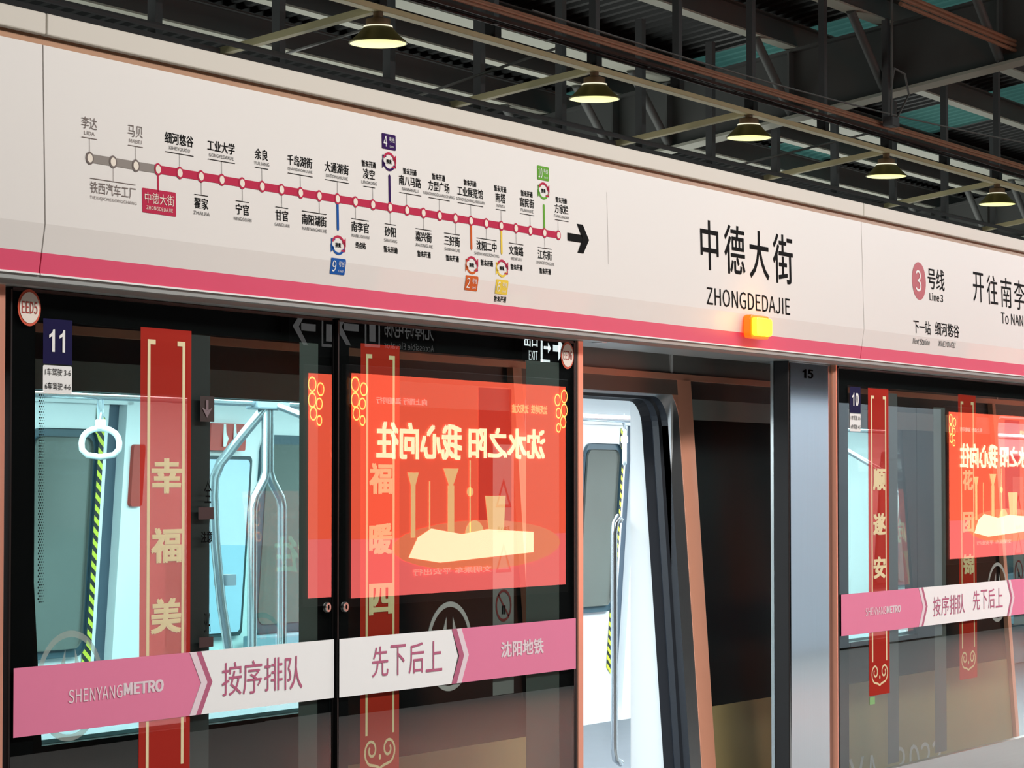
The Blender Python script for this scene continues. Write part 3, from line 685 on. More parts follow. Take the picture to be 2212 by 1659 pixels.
# little sensor under the lintel
cx, cz = W(1294, 733, -.02)
t = thing('door_sensor', (cx, -.02, cz), 'small black sensor hanging under the lintel at the doorway left end', 'sensor')
MB().box(cx - .025, cx + .025, -.04, .02, cz - .010, ZL - .012).build('sensor_body', black_rubber, t, bevel=.004)
MB().box(cx - .022, cx + .022, -.045, .0, cz - .014, cz - .011).build('sensor_rim', lip_steel, t)

# ================================================================== TRAIN
NS, NB = 0.07, 0.33
def yn(x, z): return NB + NS * (z - .34)               # outer skin of the near side, leaning in towards the roof
FB = 3.55
def yfr(x, z): return FB - NS * (z - .34)              # inner skin of the far side
def NP_(px, py, off=0): return hit(px, py, (0, NB + off, .34), (0, 1, -NS))
def FP_(px, py): return hit(px, py, (0, FB, .34), (0, 1, NS))
PIT = 5.68
TR = thing('train_carriage', (12, 1.9, 0), 'metro train carriage with lit white interior standing behind the glass doors', 'train')
khaki = mat('khaki_body_paint', (158, 142, 96), 0.5, noise=0.05, spec=.3)
body_dark = mat('dark_body_band', (12, 12, 13), 0.35)
body_grey = mat('grey_body_panel', (150, 150, 148), 0.4, 0.1, noise=0.05)
win_grey = mat('grey_cantrail', (150, 158, 154), 0.5)
int_white = mat('interior_white', (236, 242, 244), 0.45)
int_grey = mat('interior_grey', (150, 165, 178), 0.5)
int_floor = mat('train_floor', (86, 92, 100), 0.5, noise=.1)
rubber_blue = mat('dark_blue_rubber', (22, 28, 38), 0.5)
silver = brushed('silver_jamb', (205, 208, 212), 0.3)
coral_reflect = mat('steel_coral_reflection', (252, 176, 146), 0.36, 0.15, noise=0.05)  # coral reflection painted into the colour of the surround and gutter
chrome = mat('satin_grab_steel', (200, 208, 214), 0.22, 0.9)
dark_glass = mat('dark_train_glass', (7, 9, 9), 0.28, 0, spec=.04)
far_glass = mat('far_window_glass', (104, 110, 106), 0.12, noise=.15, scale=1.5)
far_frame = mat('far_window_frame', (60, 84, 96), 0.4)
def lean(x0, x1, z0, z1, t0, t1, yf=yn):
    return MB().hexa([(x0, yf(0, z0) + t0, z0), (x1, yf(0, z0) + t0, z0), (x1, yf(0, z0) + t1, z0), (x0, yf(0, z0) + t1, z0)],
                     [(x0, yf(0, z1) + t0, z1), (x1, yf(0, z1) + t0, z1), (x1, yf(0, z1) + t1, z1), (x0, yf(0, z1) + t1, z1)])
ZW0, ZW1, ZDT, ZKH = .808, 1.896, 1.995, .603
TX0, TX1 = 0.6, 29.0
opens = []           # door openings (x0, x1)
wins = []
for k in range(-1, 4):
    opens.append((9.94 + PIT * k, 11.27 + PIT * k)); wins.append((6.74 + PIT * k, 8.39 + PIT * k))
spans = []; x = TX0
for a, b in opens:
    a2, b2 = a - .16, b + .16
    if a2 > x: spans.append((x, min(a2, TX1)))
    x = b2
if x < TX1: spans.append((x, TX1))
for a, b in spans:
    lean(a, b, -1.0, ZKH, 0, .05).build('lower_body_panel', khaki, TR)
    lean(a, b, ZKH, ZW0, .004, .05).build('sill_band', dark_glass, TR)
    lean(a, b, ZW1, 1.99, .003, .05).build('cantrail_panel', win_grey, TR)
    lean(a, b, 1.99, 2.072, .006, .05).build('cantrail_recess', body_dark, TR)
    # window band: dark glass with holes where the windows are
    ws = [w for w in wins if w[0] > a - .01 and w[1] < b + .01]; x = a
    for wa, wb in ws:
        lean(x, wa, ZW0, ZW1, .004, .05).build('dark_side_glass', dark_glass, TR); x = wb
    if x < b: lean(x, b, ZW0, ZW1, .004, .05).build('dark_side_glass', dark_glass, TR)
    for wa, wb in ws:
        fr = MB(); fr.hexa([(wa, yn(0, ZW0) + .05, ZW0), (wb, yn(0, ZW0) + .05, ZW0), (wb, .54, ZW0 + .02), (wa, .54, ZW0 + .02)], [(wa, yn(0, ZW0) + .05, ZW0 + .012), (wb, yn(0, ZW0) + .05, ZW0 + .012), (wb, .54, ZW0 + .03), (wa, .54, ZW0 + .03)])
        fr.build('window_sill', int_grey, TR)
        lean(wa, wb, ZW0, ZW1, .012, .018).build('window_pane', MATS.get('train_pane') or glass_mat('train_pane', (.80, .93, .92), 1.5, .5), TR)
    # interior lining behind this stretch
    x = a + .16
    il = MB(); bnds = [(w0, w1) for w0, w1 in ws]; xx = a + .16
    il.box(a + .16, b - .16, .54, .56, .02, ZW0).box(a + .16, b - .16, .54, .56, ZW1, 2.2)
    for w0, w1 in bnds: il.box(xx, w0 - .02, .54, .56, ZW0, ZW1); xx = w1 + .42
    il.box(xx, b - .16, .54, .56, ZW0, ZW1); il.build('side_lining', int_white, TR)
lean(TX0, TX1, 2.072, 2.10, -.012, .03).build('rain_gutter', coral_reflect, TR)
lean(TX0, TX1, 2.10, 2.20, .0, .05).build('upper_body_panel', body_grey, TR)
lean(TX0, TX1, 2.204, 2.75, .0, .05).build('upper_body_panel', body_grey, TR)
MB().extrude_x([(yn(0, 2.75), 2.75), (yn(0, 2.75) + .5, 3.05), (3.0, 3.05), (3.48, 2.75), (3.48, 2.70), (yn(0, 2.75), 2.70)][::-1], TX0, TX1).build('carriage_roof', body_grey, TR)
# door surrounds and open doorways of the near side
for k, (a, b) in enumerate(opens):
    if b + .16 > TX1 or a < TX0: continue
    y_ = yn(0, 0)
    for xi, xo in ((b + .055, b + .16), (a - .055, a - .16)):      # convex pressed-steel face: swells from the jamb out to the skin
        surr = MB(); n_ = 6; ring = []
        for q_ in range(n_ + 1):
            f = q_ / n_; ring.append((xi + (xo - xi) * f, -.004 - .026 * f * (1 - .30 * f)))
        P = ring + [(xo, .05), (xi, .05)]
        if xo < xi: P = P[::-1]
        n2 = len(P); vs = [(x, yn(0, -.2) + t_, -.2) for x, t_ in P] + [(x, yn(0, 2.072) + t_, 2.072) for x, t_ in P]
        surr.add(vs, [tuple(range(n2))[::-1], tuple(range(n2, 2 * n2))] + [(i, (i + 1) % n2, (i + 1) % n2 + n2, i + n2) for i in range(n2)])
        surr.build('door_surround', coral_reflect, TR)
    hd = MB()
    hd.hexa([(a - .055, yn(0, 2.0) - .004, 2.005), (b + .055, yn(0, 2.0) - .004, 2.005), (b + .055, yn(0, 2.0) + .05, 2.005), (a - .055, yn(0, 2.0) + .05, 2.005)],
              [(a - .055, yn(0, 2.072) - .004, 2.072), (b + .055, yn(0, 2.072) - .004, 2.072), (b + .055, yn(0, 2.072) + .05, 2.072), (a - .055, yn(0, 2.072) + .05, 2.072)])
    hd.build('door_header', mat('door_header_steel', (128, 112, 104), .4, .2), TR)
    # bevelled silver jamb with rounded upper corners, swept along the opening
    def path(off):
        r = .13 + off; P = [(b + off, -.2)]
        for i in range(9): q = PI / 2 * i / 8; P.append((b + off - r + r * math.cos(q), ZDT + off - r + r * math.sin(q)))
        for i in range(9): q = PI / 2 + PI / 2 * i / 8; P.append((a - off + r + r * math.cos(q), ZDT + off - r + r * math.sin(q)))
        P.append((a - off, -.2)); return P
    def sweep(o1, t1, o2, t2):
        A, B_ = path(o1), path(o2); n = len(A)
        vs = [(x, yn(0, z) + t1, z) for x, z in A] + [(x, yn(0, z) + t2, z) for x, z in B_]
        return MB().add(vs, [(i, i + 1, n + i + 1, n + i) for i in range(n - 1)])
    sweep(.058, -.002, .0, .028).build('door_jamb_bevel', silver, TR, smooth=True)
    seal = sweep(0, .028, 0, .06); q = sweep(0, .06, -.012, .07); seal.add(q.v, q.f); q = sweep(-.012, .07, -.012, .10); seal.add(q.v, q.f); q = sweep(-.012, .10, .0, .11); seal.add(q.v, q.f); q = sweep(0, .11, -.02, .15); seal.add(q.v, q.f)
    seal.build('door_rubber', rubber_blue, TR)
    # corner infill of the surround behind the rounded jamb
    for xs_, sg in ((b, -1), (a, 1)):
        P = [(xs_ - sg * .058, ZDT + .058)]
        r = .13 + .058
        for i in range(9): q = PI / 2 * i / 8; P.append((xs_ - sg * .058 + sg * r - sg * r * math.cos(q), ZDT + .058 - r + r * math.sin(q)))
        o = MB(); o.add([(x, yn(0, z) - .004, z) for x, z in P], [tuple(range(len(P)))]); o.build('surround_corner', coral_reflect, TR)
    # white reveal
    MB().box(b, b + .02, .45, .655, -.0, 2.2).build('door_reveal', int_white, TR); MB().box(a - .02, a, .45, .655, -.0, 2.2).build('door_reveal', int_white, TR)
    MB().box(a, b, yn(0, 2.0) + .12, .655, 1.998, 2.01).build('door_head_lining', int_white, TR)
    rv = MB(); sc = b
    for i in range(22):
        z = .35 + i * .068
    MB().tube([(b - .01, .70, 1.44), (b - .03, .70, 1.455), (b - .05, .705, 1.43), (b - .055, .71, 1.38), (b - .055, .71, .42), (b - .05, .705, .37), (b - .01, .70, .35)], .016, 12).build('grab_handle', chrome, TR, smooth=True)
    hz = MB()
# rivets on the surround beside the open doorway
rv = MB(); b = 11.27
for i in range(12):
    z = .95 + i * .072; rv.box(b + .148, b + .153, yn(0, z) - .006, yn(0, z), z, z + .006)
rv.build('rivet_row', body_dark, TR)['kind'] = 'stuff'
# body lettering
k = MB()
def bodytxt(s, a, b, yt, h=.20):
    p = NP_(a, yt); q = NP_(b, yt); c = NP_((a + b) / 2, yt).z
    for (u, v), in []: pass
    vs, fs, w, hh = text_geo(s, .0); k.add([(p.x + (q.x - p.x) * u, yn(0, c - h + h * v) - .002 + l, c - h + h * v) for u, v, l in vs], fs)
for s, a, b, yt in (('Y', 1832, 1866, 1637), ('A', 1868, 1896, 1631), ('3', 1932, 1954, 1613), ('0', 1961, 1984, 1608), ('3', 1986, 2008, 1603), ('3', 2011, 2032, 1598)): bodytxt(s, a, b, yt)
k.build('body_lettering', mat('silver_lettering', (196, 196, 192), .4, .2), TR)

# interior shell
MB().box(TX0, TX1, .36, 3.6, -.05, .015).build('cabin_floor', int_floor, TR)
MB().box(TX0, TX1, .6, 3.45, 2.20, 2.24).build('cabin_ceiling', int_white, TR)
MB().box(TX0, TX0 + .05, .4, 3.6, 0, 2.24).box(TX1 - .05, TX1, .4, 3.6, 0, 2.24).build('cabin_end', int_grey, TR)
MB().box(TX0, TX1, 3.62, 3.68, -1.0, 2.8).build('far_outer_side', body_dark, TR)
for y in (1.35, 2.55):
    MB().box(TX0 + 1, TX1 - 1, y - .09, y + .09, 2.17, 2.205).build('ceiling_lamp', mat('cabin_tube', (255, 255, 255), .4, emit=(232, 248, 255), es=6.0), TR)
MB().box(TX0, TX1, 1.88, 2.02, 2.15, 2.2).build('ceiling_duct', int_grey, TR)
# far side: doors, windows, lining
fl = lambda x0, x1, z0, z1, t0, t1: lean(x0, x1, z0, z1, t0, t1, yfr)
def far_panel(x0, x1, z0, z1, t, name, m, r=.07, parent=TR):
    P = rrect(x0, x1, z0, z1, r, 6); n = len(P)
    vs = [(x, yfr(0, z) - t, z) for x, z in P] + [(x, yfr(0, z) + .01, z) for x, z in P]
    return MB().add(vs, [tuple(range(n))] + [(i, i + n, (i + 1) % n + n, (i + 1) % n) for i in range(n)]).build(name, m, parent)
haz_y, haz_k = mat('hazard_yellow', (214, 222, 60), .5), mat('hazard_black', (28, 34, 36), .5)
for k in range(-1, 4):
    a, b = 9.94 + PIT * k, 11.27 + PIT * k
    fl(b - .05, b + PIT - 1.33, .0, 2.2, .0, .05).build('far_side_lining', int_white, TR)
    # closed far doors
    for la, lb in ((a, (a + b) / 2 - .168), ((a + b) / 2 - .16, b - .15)):
        d = fl(la, lb, .02, 2.0, .035, .06).build('far_door_leaf', int_white, TR)
        far_panel(la + .05, lb - .10, .76, 1.875, -.028, 'door_window_frame', far_frame, .08, d)
        far_panel(la + .085, lb - .135, .80, 1.835, -.024, 'door_window_glass', far_glass, .06, d)
    fl(b - .145, b - .05, .02, 2.0, .05, .08).build('far_door_gap', mat('door_gap_blue', (72, 88, 104), .5), TR)
    fl(a, b, 2.0, 2.2, .0, .05).build('far_door_header', int_white, TR)
    fl(a, b, .0, .10, .02, .04).build('far_door_sill', int_white, TR)
    # hazard strip on the door edge
    for ox in (b - .255,):
        mbh = MB(); z = .33; n_ = 0
        while z < 1.93:
            z2 = min(z + .028, 1.93)
            sl = .055
            mbh.cur = n_ % 2
            mbh.add([(ox, yfr(0, z + sl) + .03, z + sl), (ox + .072, yfr(0, z) + .03, z), (ox + .072, yfr(0, z2) + .03, z2), (ox, yfr(0, z2 + sl) + .03, z2 + sl)], [(0, 1, 2, 3)])
            z = z2; n_ += 1
        mbh.build('hazard_strip', [haz_y, haz_k], TR)
    # big far windows
    wa, wb = 12.40 + PIT * k, 14.07 + PIT * k
    far_panel(wa, wb, .80, 1.87, .02, 'far_window_frame', far_frame, .09); far_panel(wa + .05, wb - .05, .85, 1.82, .024, 'far_window_glass', far_glass, .06)
    # bench
    be = MB().box(wa - .15, wb + .25, 2.98, 3.45, .38, .44); be.box(wa - .12, wb + .22, 3.40, 3.47, .44, .80); be.box(wa, wb + .1, 3.2, 3.4, .02, .38)
    be.build('bench_seat', int_grey, TR, bevel=.01)
    # glass draught screen with curved top
    MB().prism([(b + .25, .35), (b + .255, .35), (b + .255, 1.3), (b + .25, 1.3)], 2.75, 3.42).build('draught_screen', MATS['train_pane'], TR)
# pieces seen through the left window
def farbox(pxa, pya, pxb, pyb, t, name, m, r=.01):
    p, q = FP_(pxa, pya), FP_(pxb, pyb); return far_panel(min(p.x, q.x), max(p.x, q.x), min(p.z, q.z), max(p.z, q.z), t, name, m, r)
farbox(283, 960, 300, 1094, .02, 'red_notice', mat('red_notice', (176, 62, 52), .5), .02)
sg_ = farbox(440, 914, 513, 974, .05, 'priority_sign', mat('priority_red', (190, 74, 66), .5))
k = MB()
for pxa in (468, 490):
    p = FP_(pxa, 940); k.add([(p.x - .04 + dx * .08, yfr(0, p.z) - .054, p.z - .06 + dz * .12) for dx, dz in ((.3, 0), (.6, 0), (.9, .35), (.65, .6), (.6, 1), (.35, 1), (.3, .55))], [tuple(range(7))])
k.build('sign_pictogram', white_ink, sg_)
farbox(436, 984, 512, 1372, .03, 'route_screen_frame', mat('screen_frame', (52, 66, 72), .4), .03)
farbox(430, 992, 506, 1364, .036, 'route_screen', mat('screen_pale', (196, 218, 240), .3), .03)
# grab rails and poles
zr = WZ(520, 868, 1.9)
MB().tube([(6, 1.9, zr), (24, 1.9, zr)], .019, 12).build('ceiling_grab_rail', chrome, TR, smooth=True)
MB().tube([(6, 1.25, zr + .08), (24, 1.25, zr + .08)], .017, 10).build('ceiling_grab_rail', chrome, TR, smooth=True)
def PW(px, py, Y): a, z = W(px, py, Y); return (a, Y, z)
for off in (0, PIT):
    px0 = W(578, 1048, 1.9)[0] + off
    for sg in (-1, 1):
        MB().tube([(px0 + sg * .012, 1.9, zr), (px0 + sg * .012, 1.9, 1.66), (px0 + sg * .03, 1.9, 1.62), (px0 + sg * .10, 1.9, 1.545), (px0 + sg * .115, 1.9, 1.50), (px0 + sg * .115, 1.9, .75), (px0 + sg * .03, 1.9, .5), (px0 + sg * .012, 1.9, .4), (px0 + sg * .012, 1.9, .02)], .021, 14).build('branched_pole', chrome, TR, smooth=True)
    MB().box(px0 - .12, px0 + .12, 1.86, 1.94, zr - .03, zr + .04).build('pole_bracket', int_grey, TR, bevel=.01)
    MB().tube([(q_[0] + off, q_[1], q_[2]) for q_ in (PW(574, 880, 1.9), PW(520, 945, 2.0), PW(476, 1000, 2.1), PW(464, 1030, 2.12), PW(461, 1070, 2.14), PW(465, 1170, 2.15), PW(478, 1300, 2.18), PW(496, 1420, 2.2), PW(514, 1560, 2.2))], .022, 12).build('seat_grab_pole', chrome, TR, smooth=True)
    MB().tube([(px0 + .02, 1.9, zr), (px0 + .10, 1.6, zr - .12), (px0 + .16, 1.3, zr - .30), (px0 + .18, 1.1, zr - .62), (px0 + .18, 1.0, .5)], .016, 12).build('seat_grab_pole', chrome, TR, smooth=True)
    qc = PW(486, 1255, 2.18); MB().box(qc[0] + off - .03, qc[0] + off + .03, 2.14, 2.22, qc[2] - .02, qc[2] + .03).build('pole_clamp', int_grey, TR)
# hanging straps
def strap(px, py_ring, Y, ang, label=None, w=.075, railY=1.9):
    x, z = W(px, py_ring, Y); dx, dy = math.cos(ang), math.sin(ang)
    o = MB().hexa([(x - .012 * dx, Y - .012 * dy, z + .085), (x + .012 * dx, Y + .012 * dy, z + .085), (x + .012 * dx, Y + .012 * dy + .004, z + .085), (x - .012 * dx, Y - .012 * dy + .004, z + .085)],
                  [(x - .012 * dx, Y - .012 * dy, zr + .03), (x + .012 * dx, Y + .012 * dy, zr + .03), (x + .012 * dx, Y + .012 * dy + .004, zr + .03), (x - .012 * dx, Y - .012 * dy + .004, zr + .03)]).build('hanging_strap', int_grey, TR)
    pts = []
    for i in range(10): q = PI * i / 9; pts.append((w * math.cos(q), .060 * math.sin(q) ** .9 - .01))
    pts += [(-w * .98, -.035), (-w * .7, -.058), (0, -.066), (w * .7, -.058), (w * .98, -.035)]
    MB().tube([(x + u * dx, Y + u * dy, z + v) for u, v in pts], .0125, 12, closed=True).build('strap_ring', MATS.get('strap_white') or mat('strap_white', (232, 244, 246), .35), o, smooth=True)
    MB().box(x - .02, x + .02, Y - .014, Y + .014, z + .045, z + .085).build('strap_clip', MATS['strap_white'], o, bevel=.005)
    MB().tube([(x, Y, z + .085), (x + .012 * dx, Y, z + .12), (x - .01 * dx, Y, z + .16), (x, Y, zr)], .009, 8).build('strap_buckle', chrome, o, smooth=True)
strap(217, 952, 1.9, -BETA * 0 + math.radians(-52))
strap(1349, 975, 1.9, math.radians(27))
area('cabin_light', (12, 1.9, 2.12), (12, 1.9, 0), 20, 1.2, TRAIN_LIGHT, (.93, .985, 1.0))

# ================================================================== CEILING FITTINGS
bar_paint = mat('straw_painted_bar', (224, 214, 166), .5, noise=.06)
hang_paint = mat('hanger_grey', (84, 86, 88), .6)
YL = 5.14; ZLR = 4.865
LJ = [(815, 28), (1285, 155), (1620, 248), (1918, 333), (2158, 396)]
LX = [W(px, 1048, YL)[0] for px, py in LJ]
G = thing('lamp_frame', (20, YL, ZLR), 'straw-coloured ladder of ceiling bars that carries the row of pendant lamps', 'frame')
MB().box(4, 50, YL - .045, YL + .045, ZLR, ZLR + .042).build('long_bar', bar_paint, G, bevel=.004)
LXall = [LX[0] - 6.4, LX[0] - 3.2] + LX + [LX[-1] + 3.2, LX[-1] + 6.4]
for x in LXall:
    s_ = .155
    MB().hexa([(x - .036, YL + .03, ZLR - .005), (x + .036, YL + .03, ZLR - .005), (x + .036, YL + 4.2, ZLR - s_ * 4.17), (x - .036, YL + 4.2, ZLR - s_ * 4.17)],
              [(x - .036, YL + .03, ZLR + .045), (x + .036, YL + .03, ZLR + .045), (x + .036, YL + 4.2, ZLR + .05 - s_ * 4.17), (x - .036, YL + 4.2, ZLR + .05 - s_ * 4.17)]).build('cross_bar', bar_paint, G)
for px in (330, 815, 1065, 1285, 1465, 1625, 1781, 1918, 2044, 2158):
    x = W(px, 1048, YL)[0]
    p = MB().box(x - .035, x + .035, YL - .03, YL + .03, ZLR + .16, roof_z(YL, .72)).build('hanger_post', hang_paint, G)
    MB().box(x - .05, x + .05, YL - .045, YL + .045, ZLR + .04, ZLR + .19).build('hanger_clamp', black_rubber, p, bevel=.008)
shade_m = mat('olive_lamp_shade', (122, 114, 62), .4, .3)
lens_m = mat('lamp_diffuser', (255, 255, 200), .4, emit=(254, 253, 158), es=1.25)
ring_m = mat('lamp_bright_ring', (250, 250, 230), .3, emit=(255, 252, 225), es=.8)
names = ['nearest and largest pendant lamp, above the route map', 'second pendant lamp from the left', 'middle pendant lamp of the row of five', 'fourth pendant lamp from the left, small', 'farthest and smallest pendant lamp at the right edge']
for i, x in enumerate(LX):
    px, pr = [(819, 95), (1286, 215), (1625, 300), (1918, 382), (2161, 443)][i]
    zr_ = WZ(px, pr, YL)
    t = thing('pendant_lamp', (x, YL, zr_), names[i] + ' with olive shade and yellow glow', 'lamp', 'pendant lamps over the track')
    MB().lathe((x, YL, zr_), [(.203, 0), (.205, .006), (.150, .055), (.106, .105), (.098, .112)], 40).build('lamp_shade', shade_m, t, smooth=True)
    MB().lathe((x, YL, zr_), [(.001, -.012), (.10, -.012), (.17, -.006), (.197, .001)], 40).build('lamp_diffuser', lens_m, t, smooth=True)
    MB().lathe((x, YL, zr_), [(.096, .112), (.101, .113), (.101, .121), (.094, .122)], 40).build('shade_ring', ring_m, t, smooth=True)
    MB().lathe((x, YL, zr_), [(.086, .122), (.086, .168), (.06, .176), (.034, .178), (.034, ZLR - zr_ - .002)], 28).build('lamp_housing', mat('lamp_housing', (112, 88, 58), .5, .2), t, smooth=True)
    l = bpy.data.lights.new('pendant_light', 'SPOT'); l.energy = 30; l.color = (1, .95, .6); l.spot_size = math.radians(150); l.shadow_soft_size = .15
    o = bpy.data.objects.new('pendant_light', l); COL.objects.link(o); o.location = (x, YL, zr_ - .03)
# conduits and cables
t = thing('conduit_bundle', (20, 4.4, 4.9), 'rust-brown conduit pipes running above the lamp row', 'pipe')
p = W(1400, 123, 4.5); rust = mat('rust_brown_conduit', (176, 128, 102), .5, noise=.2)
for dy, dz in ((0, 0), (.0, .026), (.03, .05)): MB().tube([(4, 4.5 + dy, p[1] + dz), (52, 4.5 + dy, p[1] + dz)], .0125, 8).build('conduit', rust, t, smooth=True)
cabm = mat('black_cable', (20, 20, 22), .6)
t = thing('cable_ladder', (20, 4.75, 4.9), 'dark cable ladder with black cables beneath the brown conduits', 'cable tray')
p = W(1400, 138, 4.7)
MB().box(4, 52, 4.68, 4.69, p[1] - .012, p[1] + .012).box(4, 52, 4.80, 4.81, p[1] - .012, p[1] + .012).build('ladder_rail', hang_paint, t)
for i in range(60): MB().box(4.5 + i * .8, 4.53 + i * .8, 4.69, 4.80, p[1] - .010, p[1] - .004).build('ladder_rung', hang_paint, t)
for c in range(4):
    pts = [(4 + j * .8, 4.70 + c * .028 + .01 * math.sin(j * 1.3 + c), p[1] - .005 + .012 * math.sin(j * .9 + 2 * c)) for j in range(60)]
    MB().tube(pts, .007, 6).build('cable', cabm, t, smooth=True)
t = thing('upper_conduit', (30, 4.0, 6), 'brown conduit pair high at the upper right corner', 'pipe')
p0 = W(1945, 8, 3.9); p = p0
for dz in (0, .05, .09): MB().tube([(p0[0], 3.9, p[1] + dz), (60, 3.9, p[1] + dz)], .02, 8).build('conduit', rust, t, smooth=True)
a_, b_ = W(1150, 22, 5.0), W(2330, 330, 4.2); wr = mat('thin_grey_wire', (120, 120, 118), .5)
pts = [(a_[0] + (b_[0] - a_[0]) * s / 20, 5.0 - .8 * s / 20, a_[1] + (b_[1] - a_[1]) * s / 20 - .10 * math.sin(PI * s / 20)) for s in range(21)]
tag(MB().tube(pts, .008, 6).build('slack_wire', wr, None, smooth=True), 'thin slack grey wire crossing in front of the roof rafter', 'wire')
a_ = W(1925, 10, 4.4); c_ = W(1925, 262, 4.4)
pts = [(a_[0], 4.4, roof_z(4.4, .7)), (a_[0] + .02, 4.4, a_[1]), (a_[0], 4.4, c_[1] + .3), (c_[0], 4.4, c_[1])]
pts2 = [(c_[0], 4.4, c_[1]), (c_[0] + .15, 4.4, c_[1] + .05), (c_[0] + .45, 4.4, c_[1] + .30), (c_[0] + .35, 4.4, c_[1] + .48), (c_[0] + .08, 4.4, c_[1] + .50), (c_[0], 4.4, c_[1] + .3)]
t = thing('drop_cable', (c_[0], 4.4, c_[1]), 'grey drop cable with a loose loop hanging near the fourth lamp', 'cable')
MB().tube(pts, .011, 6).build('cable', wr, t, smooth=True); MB().tube(pts2, .010, 6).build('cable_loop', wr, t, smooth=True)
MB().box(c_[0] - .09, c_[0] + .09, 4.35, 4.45, c_[1] - .05, c_[1] + .04).build('junction_box', hang_paint, t, bevel=.01)
# second row: hangers and tray right above the fascia
Y2 = 6.6; z2 = W(839, 196, Y2)[1]
t = thing('far_cable_tray', (20, Y2, z2), 'dark cable tray with hanger posts just above the white cover line', 'cable tray')
MB().box(4, 52, Y2 - .15, Y2 + .15, z2 - .10, z2 - .085).box(4, 52, Y2 - .16, Y2 - .145, z2 - .10, z2 - .02).box(4, 52, Y2 + .145, Y2 + .16, z2 - .10, z2 - .02).build('tray', hang_paint, t)
for c in range(4):
    pts = [(4 + j * .9, Y2 - .1 + c * .06 + .012 * math.sin(j * 1.1 + c), z2 - .05 + .02 * math.sin(j * .7 + 2 * c) + c * .012) for j in range(54)]
    MB().tube(pts, .013, 6).build('cable', cabm, t, smooth=True)
for px in (330, 599, 839, 1035, 1212, 1385, 1537, 1678, 1806, 1932, 2044, 2150):
    x = W(px, 1048, Y2)[0]; MB().box(x - .04, x + .04, Y2 - .035, Y2 + .035, z2 - .1, roof_z(Y2, .72)).build('hanger_post', hang_paint, t)
for i, (ya_, za_) in enumerate(((7.3, .12), (5.9, .05))):
    zq = W(839, 205 - 30 * i, ya_)[1]
    tag(MB().tube([(4, ya_, zq), (52, ya_, zq)], .022, 8).build('pipe', hang_paint, None, smooth=True), ['dark pipe behind the cable tray above the cover line', 'dark pipe in front of the cable tray above the cover line'][i], 'pipe')
# thin tie rods crossing
for i, (pa, pb) in enumerate((((880, 215), (1200, 105)), ((1560, 365), (1910, 280)), ((620, 115), (800, 60)))):
    A_, B_2 = W(*pa, 7.0), W(*pb, 5.6)
    tag(MB().tube([(A_[0], 7.0, A_[1]), (B_2[0], 5.6, B_2[1])], .012, 6).build('tie_rod', wr, None, smooth=True),
        ['thin tie rod between the first and second pendant lamps', 'thin tie rod between the third and fourth pendant lamps', 'thin tie rod left of the nearest pendant lamp'][i], 'rod')

